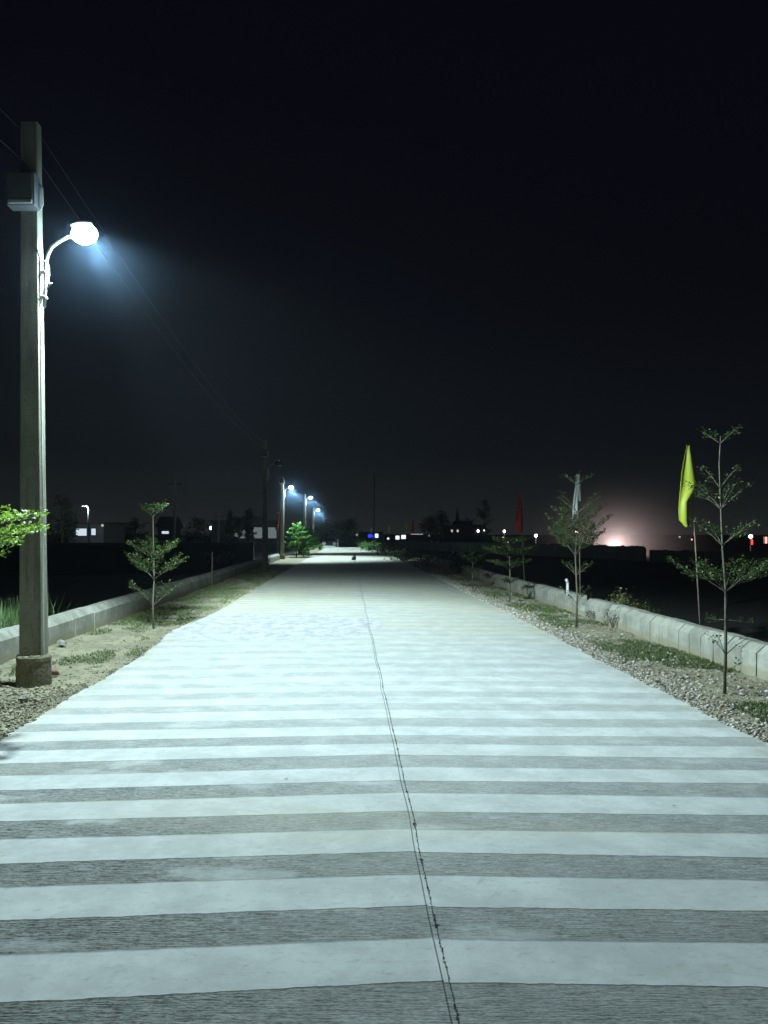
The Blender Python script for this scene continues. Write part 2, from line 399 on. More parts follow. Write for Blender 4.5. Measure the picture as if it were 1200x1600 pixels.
M = {
    'road': road_material(), 'verge': verge_material(), 'pole': pole_material(),
    'plinth': mottled('plinth_concrete', (0.22, 0.20, 0.13), (0.12, 0.11, 0.075), 5, 0.95, 0.6, 0.012, 40),
    'kerb': kerb_material(),
    'field': mottled('field_soil', (0.022, 0.022, 0.018), (0.011, 0.011, 0.009), 0.8, 1.0, 0.4, 0.05, 9),
    'stone': None, 'rock': mottled('pale_rock', (0.30, 0.29, 0.25), (0.18, 0.17, 0.145), 9, 0.9, 0.7, 0.01, 50),
    'brick': mottled('red_brick', (0.26, 0.10, 0.06), (0.15, 0.06, 0.04), 12, 0.95, 0.7, 0.01, 60),
    'galv': mottled('galvanised_pipe', (0.62, 0.63, 0.62), (0.48, 0.49, 0.48), 14, 0.45, 0.1, 0.001, 90, 0.3),
    'lampbody': mottled('lamp_housing', (0.45, 0.46, 0.47), (0.36, 0.37, 0.38), 14, 0.4, 0.05, 0.001, 90, 0.2),
    'box': mottled('meter_box_paint', (0.13, 0.14, 0.15), (0.09, 0.098, 0.105), 8, 0.55, 0.1, 0.002, 60),
    'cable': mottled('pale_cable', (0.60, 0.60, 0.58), (0.5, 0.5, 0.48), 20, 0.6, 0.05, 0.001),
    'wire': mottled('overhead_wire', (0.03, 0.033, 0.035), (0.02, 0.022, 0.024), 20, 0.6, 0.05, 0.001),
    'iron': mottled('dark_iron', (0.05, 0.05, 0.05), (0.03, 0.03, 0.03), 14, 0.6, 0.1, 0.002),
    'bark': mottled('sapling_bark', (0.095, 0.088, 0.06), (0.05, 0.046, 0.032), 20, 0.9, 0.7, 0.004, 90),
    'bamboo': mottled('bamboo_pole', (0.17, 0.13, 0.10), (0.10, 0.075, 0.06), 14, 0.7, 0.3, 0.003),
    'drybark': mottled('dry_twig', (0.09, 0.075, 0.055), (0.05, 0.04, 0.03), 20, 0.95, 0.5, 0.003),
    'leaf': leaf_mat('sapling_leaves', (0.015, 0.036, 0.007), (0.058, 0.098, 0.016), 0.25),
    'leafbright': leaf_mat('fresh_leaves', (0.11, 0.24, 0.02), (0.28, 0.40, 0.05), 0.4),
    'leafdark': leaf_mat('dark_leaves', (0.018, 0.04, 0.014), (0.04, 0.075, 0.022), 0.2),
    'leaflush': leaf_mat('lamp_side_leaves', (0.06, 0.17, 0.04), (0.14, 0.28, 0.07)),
    'leafdry': leaf_mat('dry_shrub_leaves', (0.14, 0.15, 0.06), (0.24, 0.22, 0.10), 0.25),
    'grass': leaf_mat('verge_grass', (0.05, 0.095, 0.022), (0.13, 0.16, 0.055), 0.25),
    'tallgrass': leaf_mat('tall_grass', (0.10, 0.20, 0.06), (0.28, 0.38, 0.17), 0.3),
    'yellow': leaf_mat('yellow_cloth', (0.36, 0.41, 0.03), (0.36, 0.41, 0.03), 0.3),
    'white_cloth': mottled('white_cloth', (0.62, 0.64, 0.63), (0.5, 0.52, 0.51), 9, 0.85, 0.2, 0.004),
    'red_cloth': mottled('red_cloth', (0.36, 0.02, 0.025), (0.24, 0.014, 0.018), 9, 0.85, 0.2, 0.004),
    'orange_cloth': mottled('orange_cloth', (0.6, 0.16, 0.03), (0.5, 0.12, 0.02), 9, 0.85, 0.2, 0.004),
    'plaster': mottled('pale_plaster', (0.55, 0.57, 0.55), (0.42, 0.44, 0.42), 2, 0.9, 0.2, 0.01),
    'darkwall': mottled('dark_masonry', (0.10, 0.105, 0.10), (0.06, 0.065, 0.06), 1.2, 0.95, 0.3, 0.02),
    'panel': mottled('precast_panel', (0.20, 0.21, 0.20), (0.13, 0.14, 0.135), 1.2, 0.95, 0.3, 0.02),
    'carpaint': mottled('white_car_paint', (0.72, 0.73, 0.72), (0.66, 0.67, 0.66), 3, 0.3, 0.0, 0.001),
    'darkcar': mottled('dark_car_paint', (0.05, 0.055, 0.06), (0.04, 0.045, 0.05), 3, 0.35, 0.0, 0.001),
    'darkglass': mottled('dark_glass', (0.02, 0.022, 0.025), (0.012, 0.013, 0.015), 3, 0.1, 0.0, 0.001),
    'rubber': mottled('tyre_rubber', (0.02, 0.02, 0.02), (0.012, 0.012, 0.012), 10, 0.9, 0.1, 0.002),
    'pvc': mottled('white_pvc', (0.62, 0.64, 0.62), (0.48, 0.5, 0.48), 10, 0.4, 0.0, 0.001),
    'lens': glowing_glass('lamp_lens', (0.55, 0.85, 1.0), 230),
    'lensfar': glowing_glass('far_lamp_lens', (0.7, 0.92, 1.0), 120),
    'bulb': emissive('white_bulb', (0.9, 0.97, 1.0), 9),
    'bulbdim': emissive('dim_bulb', (0.95, 0.9, 0.78), 0.55),
    'redlight': emissive('red_light', (1.0, 0.06, 0.05), 2.2),
    'pinklight': emissive('pink_light', (1.0, 0.35, 0.30), 2.0),
    'bluelight': emissive('blue_sign_light', (0.03, 0.05, 1.0), 1.5),
    'bluewhite': emissive('pale_blue_light', (0.55, 0.65, 1.0), 2.2),
    'litwin': emissive('lit_window', (0.72, 0.86, 1.0), 0.85),
    'bayglow': emissive('glowing_bay_wall', (0.80, 0.92, 0.95), 0.16),  # emission in place of lamplight falling on pale wall bays
    'litshop': emissive('lit_shop_front', (0.92, 0.95, 1.0), 1.3),
}
def stone_material():
    n = NT('gravel_stone')
    g = n.node('ShaderNodeNewGeometry'); r = n.node('ShaderNodeValToRGB')
    n.t.links.new(g.outputs['Random Per Island'], r.inputs[0])
    els = r.color_ramp.elements
    els[0].color = (0.13, 0.12, 0.085, 1); els[1].color = (0.40, 0.39, 0.37, 1)
    for p, c in ((0.35, (0.23, 0.21, 0.15, 1)), (0.62, (0.34, 0.315, 0.25, 1)), (0.72, (0.30, 0.19, 0.15, 1)), (0.78, (0.42, 0.41, 0.40, 1))):
        q = els.new(p); q.color = c
    n.color(r.outputs[0]); n.rough(0.9)
    return n.m
M['stone'] = stone_material()
M['rubble'] = leaf_mat('sandy_rubble', (0.15, 0.135, 0.085), (0.38, 0.35, 0.25), 0.0)

# ------------------------------------------------------------------ the ground
ROAD_L, ROAD_R, ROAD_END = -2.63, 3.11, 88.0
KERB_R, KERB_L = 4.47, -4.2
FIELD_Z = -0.9

def fbm(x, y, seed=0):
    """cheap smooth noise for numpy arrays"""
    r = np.random.default_rng(seed); out = np.zeros_like(x, dtype=float); amp = 1.0
    for k in range(5):
        a = r.uniform(0, 6.28, 6); fx = r.normal(0, 1, 6) * 1.9 ** k; fy = r.normal(0, 1, 6) * 1.9 ** k
        for i in range(6): out += amp * np.sin(fx[i] * x + fy[i] * y + a[i]) / 6
        amp *= 0.6
    return out

g = MB()
gx = [-900, -60, KERB_L - 3.0, KERB_L - 0.35, KERB_L - 0.30, KERB_R + 0.30, KERB_R + 0.35, KERB_R + 3.0, 60, 900]
gz = [FIELD_Z, FIELD_Z, -0.55, -0.10, -0.30, -0.30, -0.10, -0.55, FIELD_Z, FIELD_Z]
gy = [-60, 0, 10, 20, 40, 60, 80, 100, 105, 300, 1800]
vs = []; fs = []
for y in gy:
    for x, z in zip(gx, gz): vs.append((x, y, (z if y < 104 else min(z, -0.55))))
nx = len(gx)
for j in range(len(gy) - 1):
    for i in range(nx - 1):
        a = j * nx + i; fs.append((a, a + 1, a + nx + 1, a + nx))
g.add(vs, fs)
tag(g.build('ground', M['field']), kind='structure')

def road_edge(y, side):
    w = 0.010 * math.sin(y * 1.7 + side) + 0.010 * math.sin(y * 4.3 + 2 * side) + 0.008 * math.sin(y * 11.1)
    if side < 0:
        return ROAD_L + w - 0.20 * math.exp(-((y - 12.4) / 1.5) ** 2)
    return ROAD_R + w + 0.02 * math.sin(y * 0.55)
ys = list(np.arange(-12, 30, 0.15)) + list(np.arange(30, ROAD_END, 1.0)) + [ROAD_END]
vs = []; fs = []
for y in ys:
    l, r_ = road_edge(y, -1), road_edge(y, 1)
    vs += [(l - 0.02, y, -0.08), (l, y, 0.0), (JOINT_X, y, 0.0), (r_, y, 0.0), (r_ + 0.02, y, -0.08)]
for j in range(len(ys) - 1):
    for i in range(4):
        a = j * 5 + i; fs.append((a, a + 1, a + 6, a + 5))
tag(MB().add(vs, fs).build('road', M['road']), kind='structure')

def verge(name, x0, x1, seed):
    xs = np.linspace(x0, x1, 30)
    yv = np.concatenate([np.arange(-8, 24, 0.06), np.arange(24, 104, 0.8)])
    X, Y = np.meshgrid(xs, yv)
    Z = -0.030 + 0.022 * fbm(X * 1.3, Y * 1.3, seed) + 0.012 * fbm(X * 6, Y * 6, seed + 1)
    Z += rng.normal(0, 0.004, Z.shape)
    v = np.stack([X, Y, Z], -1).reshape(-1, 3)
    n = len(xs); idx = np.arange((len(yv) - 1) * (n - 1)); j, i = np.divmod(idx, n - 1); a = j * n + i
    f = np.stack([a, a + 1, a + n + 1, a + n], -1)
    o = big_mesh(name, v, f, M['verge'], nper=4)
    return tag(o, kind='structure')
verge('verge', ROAD_R - 0.25, KERB_R + 0.28, 3)
verge('verge', KERB_L - 0.28, ROAD_L + 0.45, 5)

# ------------------------------------------------------------------ gravel and grass (nobody could count them)
def scatter_stones(name, xyz, size, label, mat='stone'):
    ph = (1 + 5 ** 0.5) / 2
    ico = np.array([(-1, ph, 0), (1, ph, 0), (-1, -ph, 0), (1, -ph, 0), (0, -1, ph), (0, 1, ph), (0, -1, -ph), (0, 1, -ph), (ph, 0, -1), (ph, 0, 1), (-ph, 0, -1), (-ph, 0, 1)]) / 1.9
    fc = np.array([(0, 11, 5), (0, 5, 1), (0, 1, 7), (0, 7, 10), (0, 10, 11), (1, 5, 9), (5, 11, 4), (11, 10, 2), (10, 7, 6), (7, 1, 8),
                   (3, 9, 4), (3, 4, 2), (3, 2, 6), (3, 6, 8), (3, 8, 9), (4, 9, 5), (2, 4, 11), (6, 2, 10), (8, 6, 7), (9, 8, 1)])
    n = len(xyz)
    v = ico[None] * rng.uniform(0.6, 1.25, (n, 12, 1)) * (np.stack([rng.uniform(.7, 1.4, n), rng.uniform(.6, 1.1, n), rng.uniform(.4, .8, n)], -1))[:, None, :]
    a = rng.uniform(0, 6.28, n); c, s_ = np.cos(a), np.sin(a)
    x = v[..., 0] * c[:, None] - v[..., 1] * s_[:, None]; y = v[..., 0] * s_[:, None] + v[..., 1] * c[:, None]
    v = np.stack([x, y, v[..., 2]], -1) * size[:, None, None] + xyz[:, None, :]
    f = fc[None] + (np.arange(n) * 12)[:, None, None]
    o = big_mesh(name, v.reshape(-1, 3), f.reshape(-1, 3), M[mat])
    return tag(o, label, 'gravel', kind='stuff')

def verge_z(x, y): return -0.022
n = 32000
y = 1.2 + 28.5 * rng.random(n) ** 1.9
off = np.where(rng.random(n) < .78, np.abs(rng.normal(0.10, 0.20, n)), rng.uniform(0, 1.3, n)) - 0.03
edge = np.array([road_edge(q, 1) for q in y])
pts = np.stack([edge + off, y, np.where(off < 0, 0.004, -0.020) + rng.normal(0, .006, n)], -1)
pts = pts[pts[:, 0] < KERB_R - 0.05]
scatter_stones('gravel', pts, np.abs(rng.normal(0.0085, 0.006, len(pts))) + 0.0045, 'pale grey loose gravel strewn along the right road edge')
n = 9000
y = 1.2 + 25 * rng.random(n) ** 1.9
off = np.where(rng.random(n) < .62, np.abs(rng.normal(0.04, 0.17, n)), rng.uniform(0, 1.5, n)) - 0.02
edge = np.array([road_edge(q, -1) for q in y])
a1 = np.stack([edge - off, y, np.where(off < 0, 0.004, -0.020) + rng.normal(0, .006, n)], -1)
n2 = 2200                                     # rubble around the foot of the lamp post
a2 = np.stack([rng.normal(-3.15, 0.38, n2), 7.0 + rng.normal(0, 0.55, n2), -0.018 + rng.normal(0, .008, n2)], -1)
a2 = a2[(a2[:, 0] < ROAD_L - 0.05)]
pts = np.concatenate([a1, a2]); pts = pts[pts[:, 0] > KERB_L + .05]
scatter_stones('gravel', pts, np.abs(rng.normal(0.0055, 0.005, len(pts))) + 0.0035, 'buff and grey rubble stones along the left road edge and lamp post foot', 'rubble')

def blades(name, base, length, lean, mat, label, width=0.006):
    n = len(base); a = rng.uniform(0, 6.28, n)
    d = np.stack([np.cos(a), np.sin(a), np.zeros(n)], -1); sd = np.stack([-np.sin(a), np.cos(a), np.zeros(n)], -1)
    up = np.array([0, 0, 1.0])
    ln = length[:, None]; le = (lean * rng.random(n))[:, None]
    p1 = base + up * ln * 0.55 + d * ln * le * 0.35
    p2 = base + up * ln * (1 - le * 0.45) + d * ln * le
    w = width * (length / length.mean())[:, None] ** 0.4
    v = np.stack([base - sd * w, base + sd * w, p1 - sd * w * .7, p1 + sd * w * .7, p2], 1)
    k = np.arange(n)[:, None, None] * 5
    f = np.array([(0, 1, 3), (0, 3, 2), (2, 3, 4)])[None] + k
    o = big_mesh(name, v.reshape(-1, 3), f.reshape(-1, 3), mat)
    return tag(o, label, 'grass', kind='stuff')

def grass_points(n, x0, x1, y0, y1, pw, seed, thr):
    x = rng.uniform(x0, x1, n); y = y0 + (y1 - y0) * rng.random(n) ** pw
    k = fbm(x * 2.2, y * 1.2, seed) > thr
    return np.stack([x[k], y[k], np.full(k.sum(), -0.028)], -1)
p = grass_points(70000, ROAD_R + 0.35, KERB_R - 0.02, 4.5, 30, 1.7, 21, 0.10)
blades('grass', p, rng.uniform(.012, .05, len(p)), 1.1, M['grass'], 'short patchy grass on the right verge beside the kerb', 0.0045)
p = grass_points(60000, KERB_L + 0.05, ROAD_L - 0.02, 3.5, 30, 1.7, 22, 0.22)
q = grass_points(30000, KERB_L + 0.05, ROAD_L - 0.05, 13.2, 34, 1.3, 24, -0.1)
p = np.concatenate([p, q])
blades('grass', p, rng.uniform(.012, .05, len(p)), 1.1, M['grass'], 'short patchy grass on the left verge beside the road', 0.0045)
# tall grass behind the left kerb, by the lamp post
cl = []
for cx, cy, m, sp in ((-5.0, 11.0, 420, .16), (-5.1, 11.6, 300, .16), (-4.95, 10.6, 200, .14), (-4.85, 12.6, 40, .12)):
    cl.append(np.stack([rng.normal(cx, sp, m), rng.normal(cy, sp, m), np.full(m, -0.22)], -1))
p = np.concatenate(cl)
blades('tall_grass', p, rng.uniform(.35, 1.0, len(p)), 0.75, M['tallgrass'], 'long wild grass behind the left kerb beside the lamp post', 0.005)
cl = []
for k in range(26):
    yy = rng.uniform(9, 26); xx = KERB_R + .45 + abs(rng.normal(0, .5)); m = rng.integers(30, 110)
    cl.append(np.stack([rng.normal(xx, .12, m), rng.normal(yy, .14, m), np.full(m, -0.2)], -1))
p = np.concatenate(cl)
blades('tall_grass', p, rng.uniform(.12, .45, len(p)), 0.8, M['grass'], 'dark weedy grass tufts behind the right kerb', 0.004)

# ------------------------------------------------------------------ kerbs: precast blocks, each a thing
def kerb_profile(side, h=0.245, top=0.335):
    pr = [(0, -0.12), (0.0, h), (0.015, h + 0.012), (0.085, top - 0.008), (0.105, top), (0.235, top), (0.25, top - 0.02), (0.25, -0.12)]
    return [(side * x, z) for x, z in pr]
kerb_meshes = {}
def kerb_block(side, x, y0, y1, label, group, tilt=0.0, dz=0.0, dx=0.0):
    ln = round(y1 - y0, 3); key = (side, ln)
    if key not in kerb_meshes:
        pr = kerb_profile(side)
        if side < 0: pr = pr[::-1]
        kerb_meshes[key] = MB().prism(pr, -ln / 2, ln / 2).build('kerb_block', M['kerb'], bevel=0.005 if side > 0 else 0.002)
        o = kerb_meshes[key]
    else:
        o = kerb_meshes[key].copy(); col.objects.link(o)
    o.location = (x + dx + random.uniform(-.006, .006) * (1 if side > 0 else .3), (y0 + y1) / 2, dz + random.uniform(-.006, .006))
    o.rotation_euler = (tilt + random.uniform(-.006, .006), random.uniform(-.01, .01), random.uniform(-.008, .008))
    return tag(o, label, 'kerb block', group)
y = 7.45 - 8 * .33
while y < 12.75:
    kerb_block(1, KERB_R, y, y + 0.314, 'short pale concrete kerb block in the jointed row on the right verge', 'short kerb blocks on the right'); y += 0.33
kerb_block(1, KERB_R, 12.92, 14.55, 'long concrete kerb piece between the dark open joint and the sunken gap', None, -0.006)
kerb_block(1, KERB_R + .03, 14.57, 15.2, 'kerb piece sunk and tilted into the soil behind the second right sapling', None, 0.0, -0.17)
kerb_block(1, KERB_R, 15.22, 16.5, 'long kerb piece just beyond the sunken gap, by the white pipe', None, 0.004)
kerb_block(1, KERB_R, 16.53, 18.6, 'kerb piece ending at the dead plant on the right verge', None)
y = 18.85
while y < 46:
    kerb_block(1, KERB_R, y, y + 1.17, 'dim kerb block in the far row on the right verge', 'far kerb blocks on the right', 0, -0.03); y += 1.2
y = 4.6
while y < 46:
    kerb_block(-1, KERB_L, y, y + 0.897, 'pale concrete kerb block in the row along the left verge', 'kerb blocks on the left'); y += 0.9

# ------------------------------------------------------------------ street lamps
def smooth01(x): 
    x = min(1.0, max(0.0, x)); return x * x * (3 - 2 * x)
CAM_SIDE = 1
def ies_text(name, cap_deg, cut0, cut1, up, side, gamma=3.0):
    """photometry of a road lantern: batwing, cut off above and behind; C0 plane points across the road"""
    Vs = [i * 2.5 for i in range(73)]; Hs = [i * 7.5 for i in range(49)]
    rows = []
    cap = 1 / math.cos(R(cap_deg)) ** gamma
    for h in Hs:
        r = []
        for v in Vs:
            th = R(v); c = math.cos(th)
            if v < 89: val = min(1 / max(c, 1e-3) ** gamma, cap)
            else: val = cap
            val *= 1 - smooth01((v - cut0) / (cut1 - cut0))
            if v < 89:
                t = math.tan(th) * math.cos(R(h))
                val *= 1 - 0.88 * smooth01((-t - 0.12) / 0.85)
                cp = math.cos(R(h))
                val *= 1 - 0.88 * smooth01((-0.01 - cp) / 0.13) * smooth01((v - 47) / 13) * (side > .5)
                val *= 1 - side * smooth01((t - 0.30) / 1.7)
                u = math.tan(th) * math.sin(R(h)) * CAM_SIDE
                val *= 1 - side * 1.0 * smooth01((u - 0.22) / 1.1)
            val = max(val, up)
            r.append(val * 1000)
        rows.append(r)
    L = ['IESNA:LM-63-2002', '[TEST] lantern', 'TILT=NONE', '1 -1 1 %d %d 1 2 0 0 0' % (len(Vs), len(Hs)), '1 1 0',
         ' '.join('%.1f' % v for v in Vs), ' '.join('%.1f' % h for h in Hs)]
    L += [' '.join('%.2f' % v for v in r) for r in rows]
    t = bpy.data.texts.new(name); t.write('\n'.join(L) + '\n')
    return t
IES_NEAR = ies_text('near_lantern', 64, 70, 81.5, 0.004, 0.68)
IES_FAR = ies_text('far_lantern', 50, 54, 66, 0.10, 0.3)
def lantern_light(name, parent, loc, ies, power, colr, radius, rz=0.0):
    L = bpy.data.lights.new(name, 'POINT'); L.energy = power; L.color = colr; L.shadow_soft_size = radius
    L.use_nodes = True; t = L.node_tree
    em = [q for q in t.nodes if q.type == 'EMISSION'][0]
    ie = t.nodes.new('ShaderNodeTexIES'); ie.mode = 'INTERNAL'; ie.ies = ies
    t.links.new(ie.outputs[0], em.inputs['Strength'])
    o = bpy.data.objects.new(name, L); col.objects.link(o); o.parent = parent; o.location = loc; o.rotation_euler = (0, 0, rz)
    return o

def lamp_post(loc, top_z, lamp_z, label, reach=0.48, box=True, lit=True, ies=None, power=0, near=False, lean=0.0, group='street lamps along the left verge'):
    rt = empty('street_lamp', loc); rt.rotation_euler = (0, lean, 0)
    tag(rt, label, 'street lamp', group)
    # rectangular tapering concrete post
    def rail(z): k = z / top_z; return 0.125 - 0.037 * k, 0.085 - 0.025 * k
    vs = []; fs = []
    zs = list(np.linspace(-0.3, top_z, 24))
    for z in zs:
        a, b = rail(max(z, 0)); ch = 0.012
        for x, y in ((-a + ch, -b), (a - ch, -b), (a, -b + ch), (a, b - ch), (a - ch, b), (-a + ch, b), (-a, b - ch), (-a, -b + ch)):
            vs.append((x + random.uniform(-.0012, .0012), y + random.uniform(-.0012, .0012), z))
    for i in range(len(zs) - 1):
        for k in range(8):
            k2 = (k + 1) % 8; fs.append((i * 8 + k, i * 8 + k2, (i + 1) * 8 + k2, (i + 1) * 8 + k))
    m = (len(zs) - 1) * 8; fs.append(tuple(m + k for k in range(8)))
    MB().add(vs, fs).build('pole', M['pole'], rt)
    # round cast foot with a chipped rim
    pl = MB(); prof = [(0.172, -0.15), (0.176, 0.0), (0.174, 0.15), (0.171, 0.235), (0.175, 0.25), (0.174, 0.285), (0.162, 0.305), (0.05, 0.30)]
    pl.lathe(prof, n=40)
    w = pl.v[0]; w[:, :2] *= (1 + rng.normal(0, .006, (len(w), 1))); w[:, 2] += rng.normal(0, .004, len(w))
    pl.build('plinth', M['plinth'], rt, smooth=False)
    # bracket arm
    x0 = rail(lamp_z)[0]; bx = x0 + 0.055
    pth = [(bx - 0.015, -0.02, lamp_z - 0.76), (bx, -0.02, lamp_z - 0.5), (bx + 0.012, -0.02, lamp_z - 0.27), (bx + 0.03, -0.02, lamp_z - 0.20), (bx + 0.07, -0.02, lamp_z - 0.13),
           (bx + 0.14, -0.02, lamp_z - 0.08), (bx + 0.24, -0.02, lamp_z - 0.03), (reach - 0.03, -0.02, lamp_z - 0.03)]
    MB().tube(pth, 0.019, 10).build('arm', M['galv'], rt, smooth=True)
    for z in (lamp_z - 0.66, lamp_z - 0.40):
        MB().box((x0 + 0.03, -0.02, z), (0.075, 0.07, 0.022)).build('clamp', M['galv'], rt, bevel=0.004)
    cd = MB().tube([(x0 + 0.022, -0.045, 0.30), (x0 + 0.020, -0.045, lamp_z * 0.5), (x0 + 0.012, -0.045, lamp_z - 0.25), (x0 - 0.01, -0.06, lamp_z - 0.16)], 0.011, 8)
    cd.build('conduit', M['galv'], rt, smooth=True)
    cb = []
    for k in range(25):
        t = k / 24
        cb.append((x0 + 0.02 + 0.17 * math.sin(math.pi * t) ** 1.0 * (0.35 + .65 * t) + 0.03 * math.sin(9 * t), -0.06, lamp_z - 0.30 - 0.34 * t + 0.05 * math.sin(3 * math.pi * t)))
    MB().tube(cb, 0.0065, 6).build('cable', M['cable'], rt, smooth=True)
    # lantern: flat cobra housing with a bowl lens below
    hd = MB(); tilt = 0.10
    sec = []
    for k in range(9):
        t = k / 8; wv = 0.045 + 0.055 * math.sin(math.pi * min(1, t * 0.9 + .08)) ** .7; hh = 0.035 + 0.02 * math.sin(math.pi * t)
        sec.append((reach - 0.05 + 0.21 * t, wv * .8, hh * .7))
    vs = []; fs = []
    for (xx, wv, hh) in sec:
        for k in range(12):
            a = 2 * math.pi * k / 12; zz = math.sin(a) * (hh if math.sin(a) > 0 else hh * 0.35)
            vs.append((xx, -0.02 + wv * math.cos(a), lamp_z + 0.085 + zz + (xx - reach) * tilt))
    for i in range(8):
        for k in range(12):
            k2 = (k + 1) % 12; fs.append((i * 12 + k, i * 12 + k2, (i + 1) * 12 + k2, (i + 1) * 12 + k))
    fs += [tuple(range(12))[::-1], tuple(96 + k for k in range(12))]
    head = hd.add(vs, fs).build('lamp_head', M['lampbody'], rt, smooth=True)
    ls = MB().blob((reach + 0.08, -0.02, lamp_z), (0.135, 0.10, 0.105), 24, 16)
    ls.build('lens', (M['lens'] if near else M['lensfar']) if lit else M['darkglass'], head, smooth=True)
    if lit:
        lantern_light('lantern_light', rt, (reach + 0.08, -0.02, lamp_z - 0.01), ies, power, (0.73, 0.965, 1.0), 0.075 if near else 0.10, R(90))
    if box:
        zb = lamp_z + 0.39
        a, b = rail(zb)
        bo = MB().box((-0.02, -b - 0.085, zb), (0.29, 0.165, 0.34)).build('meter_box', M['box'], rt, bevel=0.012)
        MB().box((-0.02, -b - 0.172, zb + 0.02), (0.25, 0.008, 0.27)).build('box_door', M['box'], bo, bevel=0.003)
        MB().box((-0.02, -b - 0.176, zb - 0.14), (0.25, 0.016, 0.035)).build('box_lip', M['pvc'], bo, bevel=0.003)
        MB().tube([(0.125, -b - .05, zb + .1), (0.16, -b - .05, zb + .05), (0.165, -b - .05, zb - .12), (0.14, -b - .05, zb - .17)], 0.008, 6).build('box_cable', M['cable'], bo, smooth=True)
    return rt

P1 = (-3.30, 8.05, -0.02)
P2 = (-3.60, 33.0, -0.02)
P3 = (at(441, 834, 48).x, 48.0, -0.02)
P4 = (at(476, 834, 70).x, 70.0, -0.02)
P5 = (at(489, 834, 84).x, 84.0, -0.02)
LAMP_POWER = 37.0
lamp_post(P1, 5.86, 4.70, 'nearest concrete street lamp post with glowing white lamp and grey meter box', ies=IES_NEAR, power=LAMP_POWER * 1.0, near=True, lean=R(-0.3))
lamp_post(P2, 5.6, 4.6, 'unlit dark street lamp post standing before the far lit ones', lit=False)
lamp_post(P3, 5.1, 4.45, 'street lamp post with lit lamp and small box beside the bright green saplings', ies=IES_FAR, power=LAMP_POWER * 1.0)
lamp_post(P4, 5.2, 4.85, 'lit street lamp post behind the bright green saplings, without a box', ies=IES_FAR, power=LAMP_POWER * 1.0, box=False)
lamp_post(P5, 4.6, 4.15, 'farthest and smallest lit street lamp post at the road end', ies=IES_FAR, power=LAMP_POWER * 0.7, box=False)

def wire(p, q, sag, label, r=0.0026):
    pts = []
    for k in range(41):
        t = k / 40
        v = Vector(p).lerp(Vector(q), t); v.z -= sag * 4 * t * (1 - t); pts.append(v)
    return tag(MB().tube(pts, r, 5).build('overhead_wire', M['wire'], smooth=True), label, 'wire', 'overhead wires')
tops = [(P1, 5.86), (P2, 5.6), (P3, 5.1), (P4, 5.2)]
for i in range(3):
    (a, za), (b, zb) = tops[i], tops[i + 1]
    nm = ('between the nearest and the unlit post', 'between the unlit post and the far boxed post', 'between the two far lit posts')[i]
    for sz, sd in ((-0.17, 'upper'), (-0.46, 'lower')):
        wire((a[0] + .09, a[1], za + sz), (b[0] + .09, b[1], zb + sz), 0.45, 'thin %s overhead wire %s' % (sd, nm))
for z0, sd in ((5.70, 'upper'), (5.40, 'lower')):
    wire((P1[0] - .06, P1[1], z0), (P1[0] - 0.5, -16, z0 + .1), 0.45, 'thin %s wire running overhead from the nearest post towards the viewer' % sd)

# ------------------------------------------------------------------ saplings and other plants
def leaf_mesh(name, pos, dirs, length, mat, parent=None, wide=0.36):
    """folded kite-shaped leaves: pos (n,3), dirs (n,3)"""
    n = len(pos); d = dirs / (np.linalg.norm(dirs, axis=1, keepdims=True) + 1e-9)
    up = np.tile(np.array([0, 0, 1.0]), (n, 1)) + rng.normal(0, .45, (n, 3))
    sd = np.cross(d, up); sd /= (np.linalg.norm(sd, axis=1, keepdims=True) + 1e-9)
    nn = np.cross(sd, d)
    L = (length * rng.uniform(.65, 1.25, n))[:, None]
    mid = pos + d * L * 0.58
    v = np.stack([pos, mid + sd * L * wide + nn * L * .10, pos + d * L - nn * L * .06, mid - sd * L * wide + nn * L * .10], 1)
    f = np.array([(0, 1, 2), (0, 2, 3)])[None] + (np.arange(n) * 4)[:, None, None]
    return big_mesh(name, v.reshape(-1, 3), f.reshape(-1, 3), mat, parent)

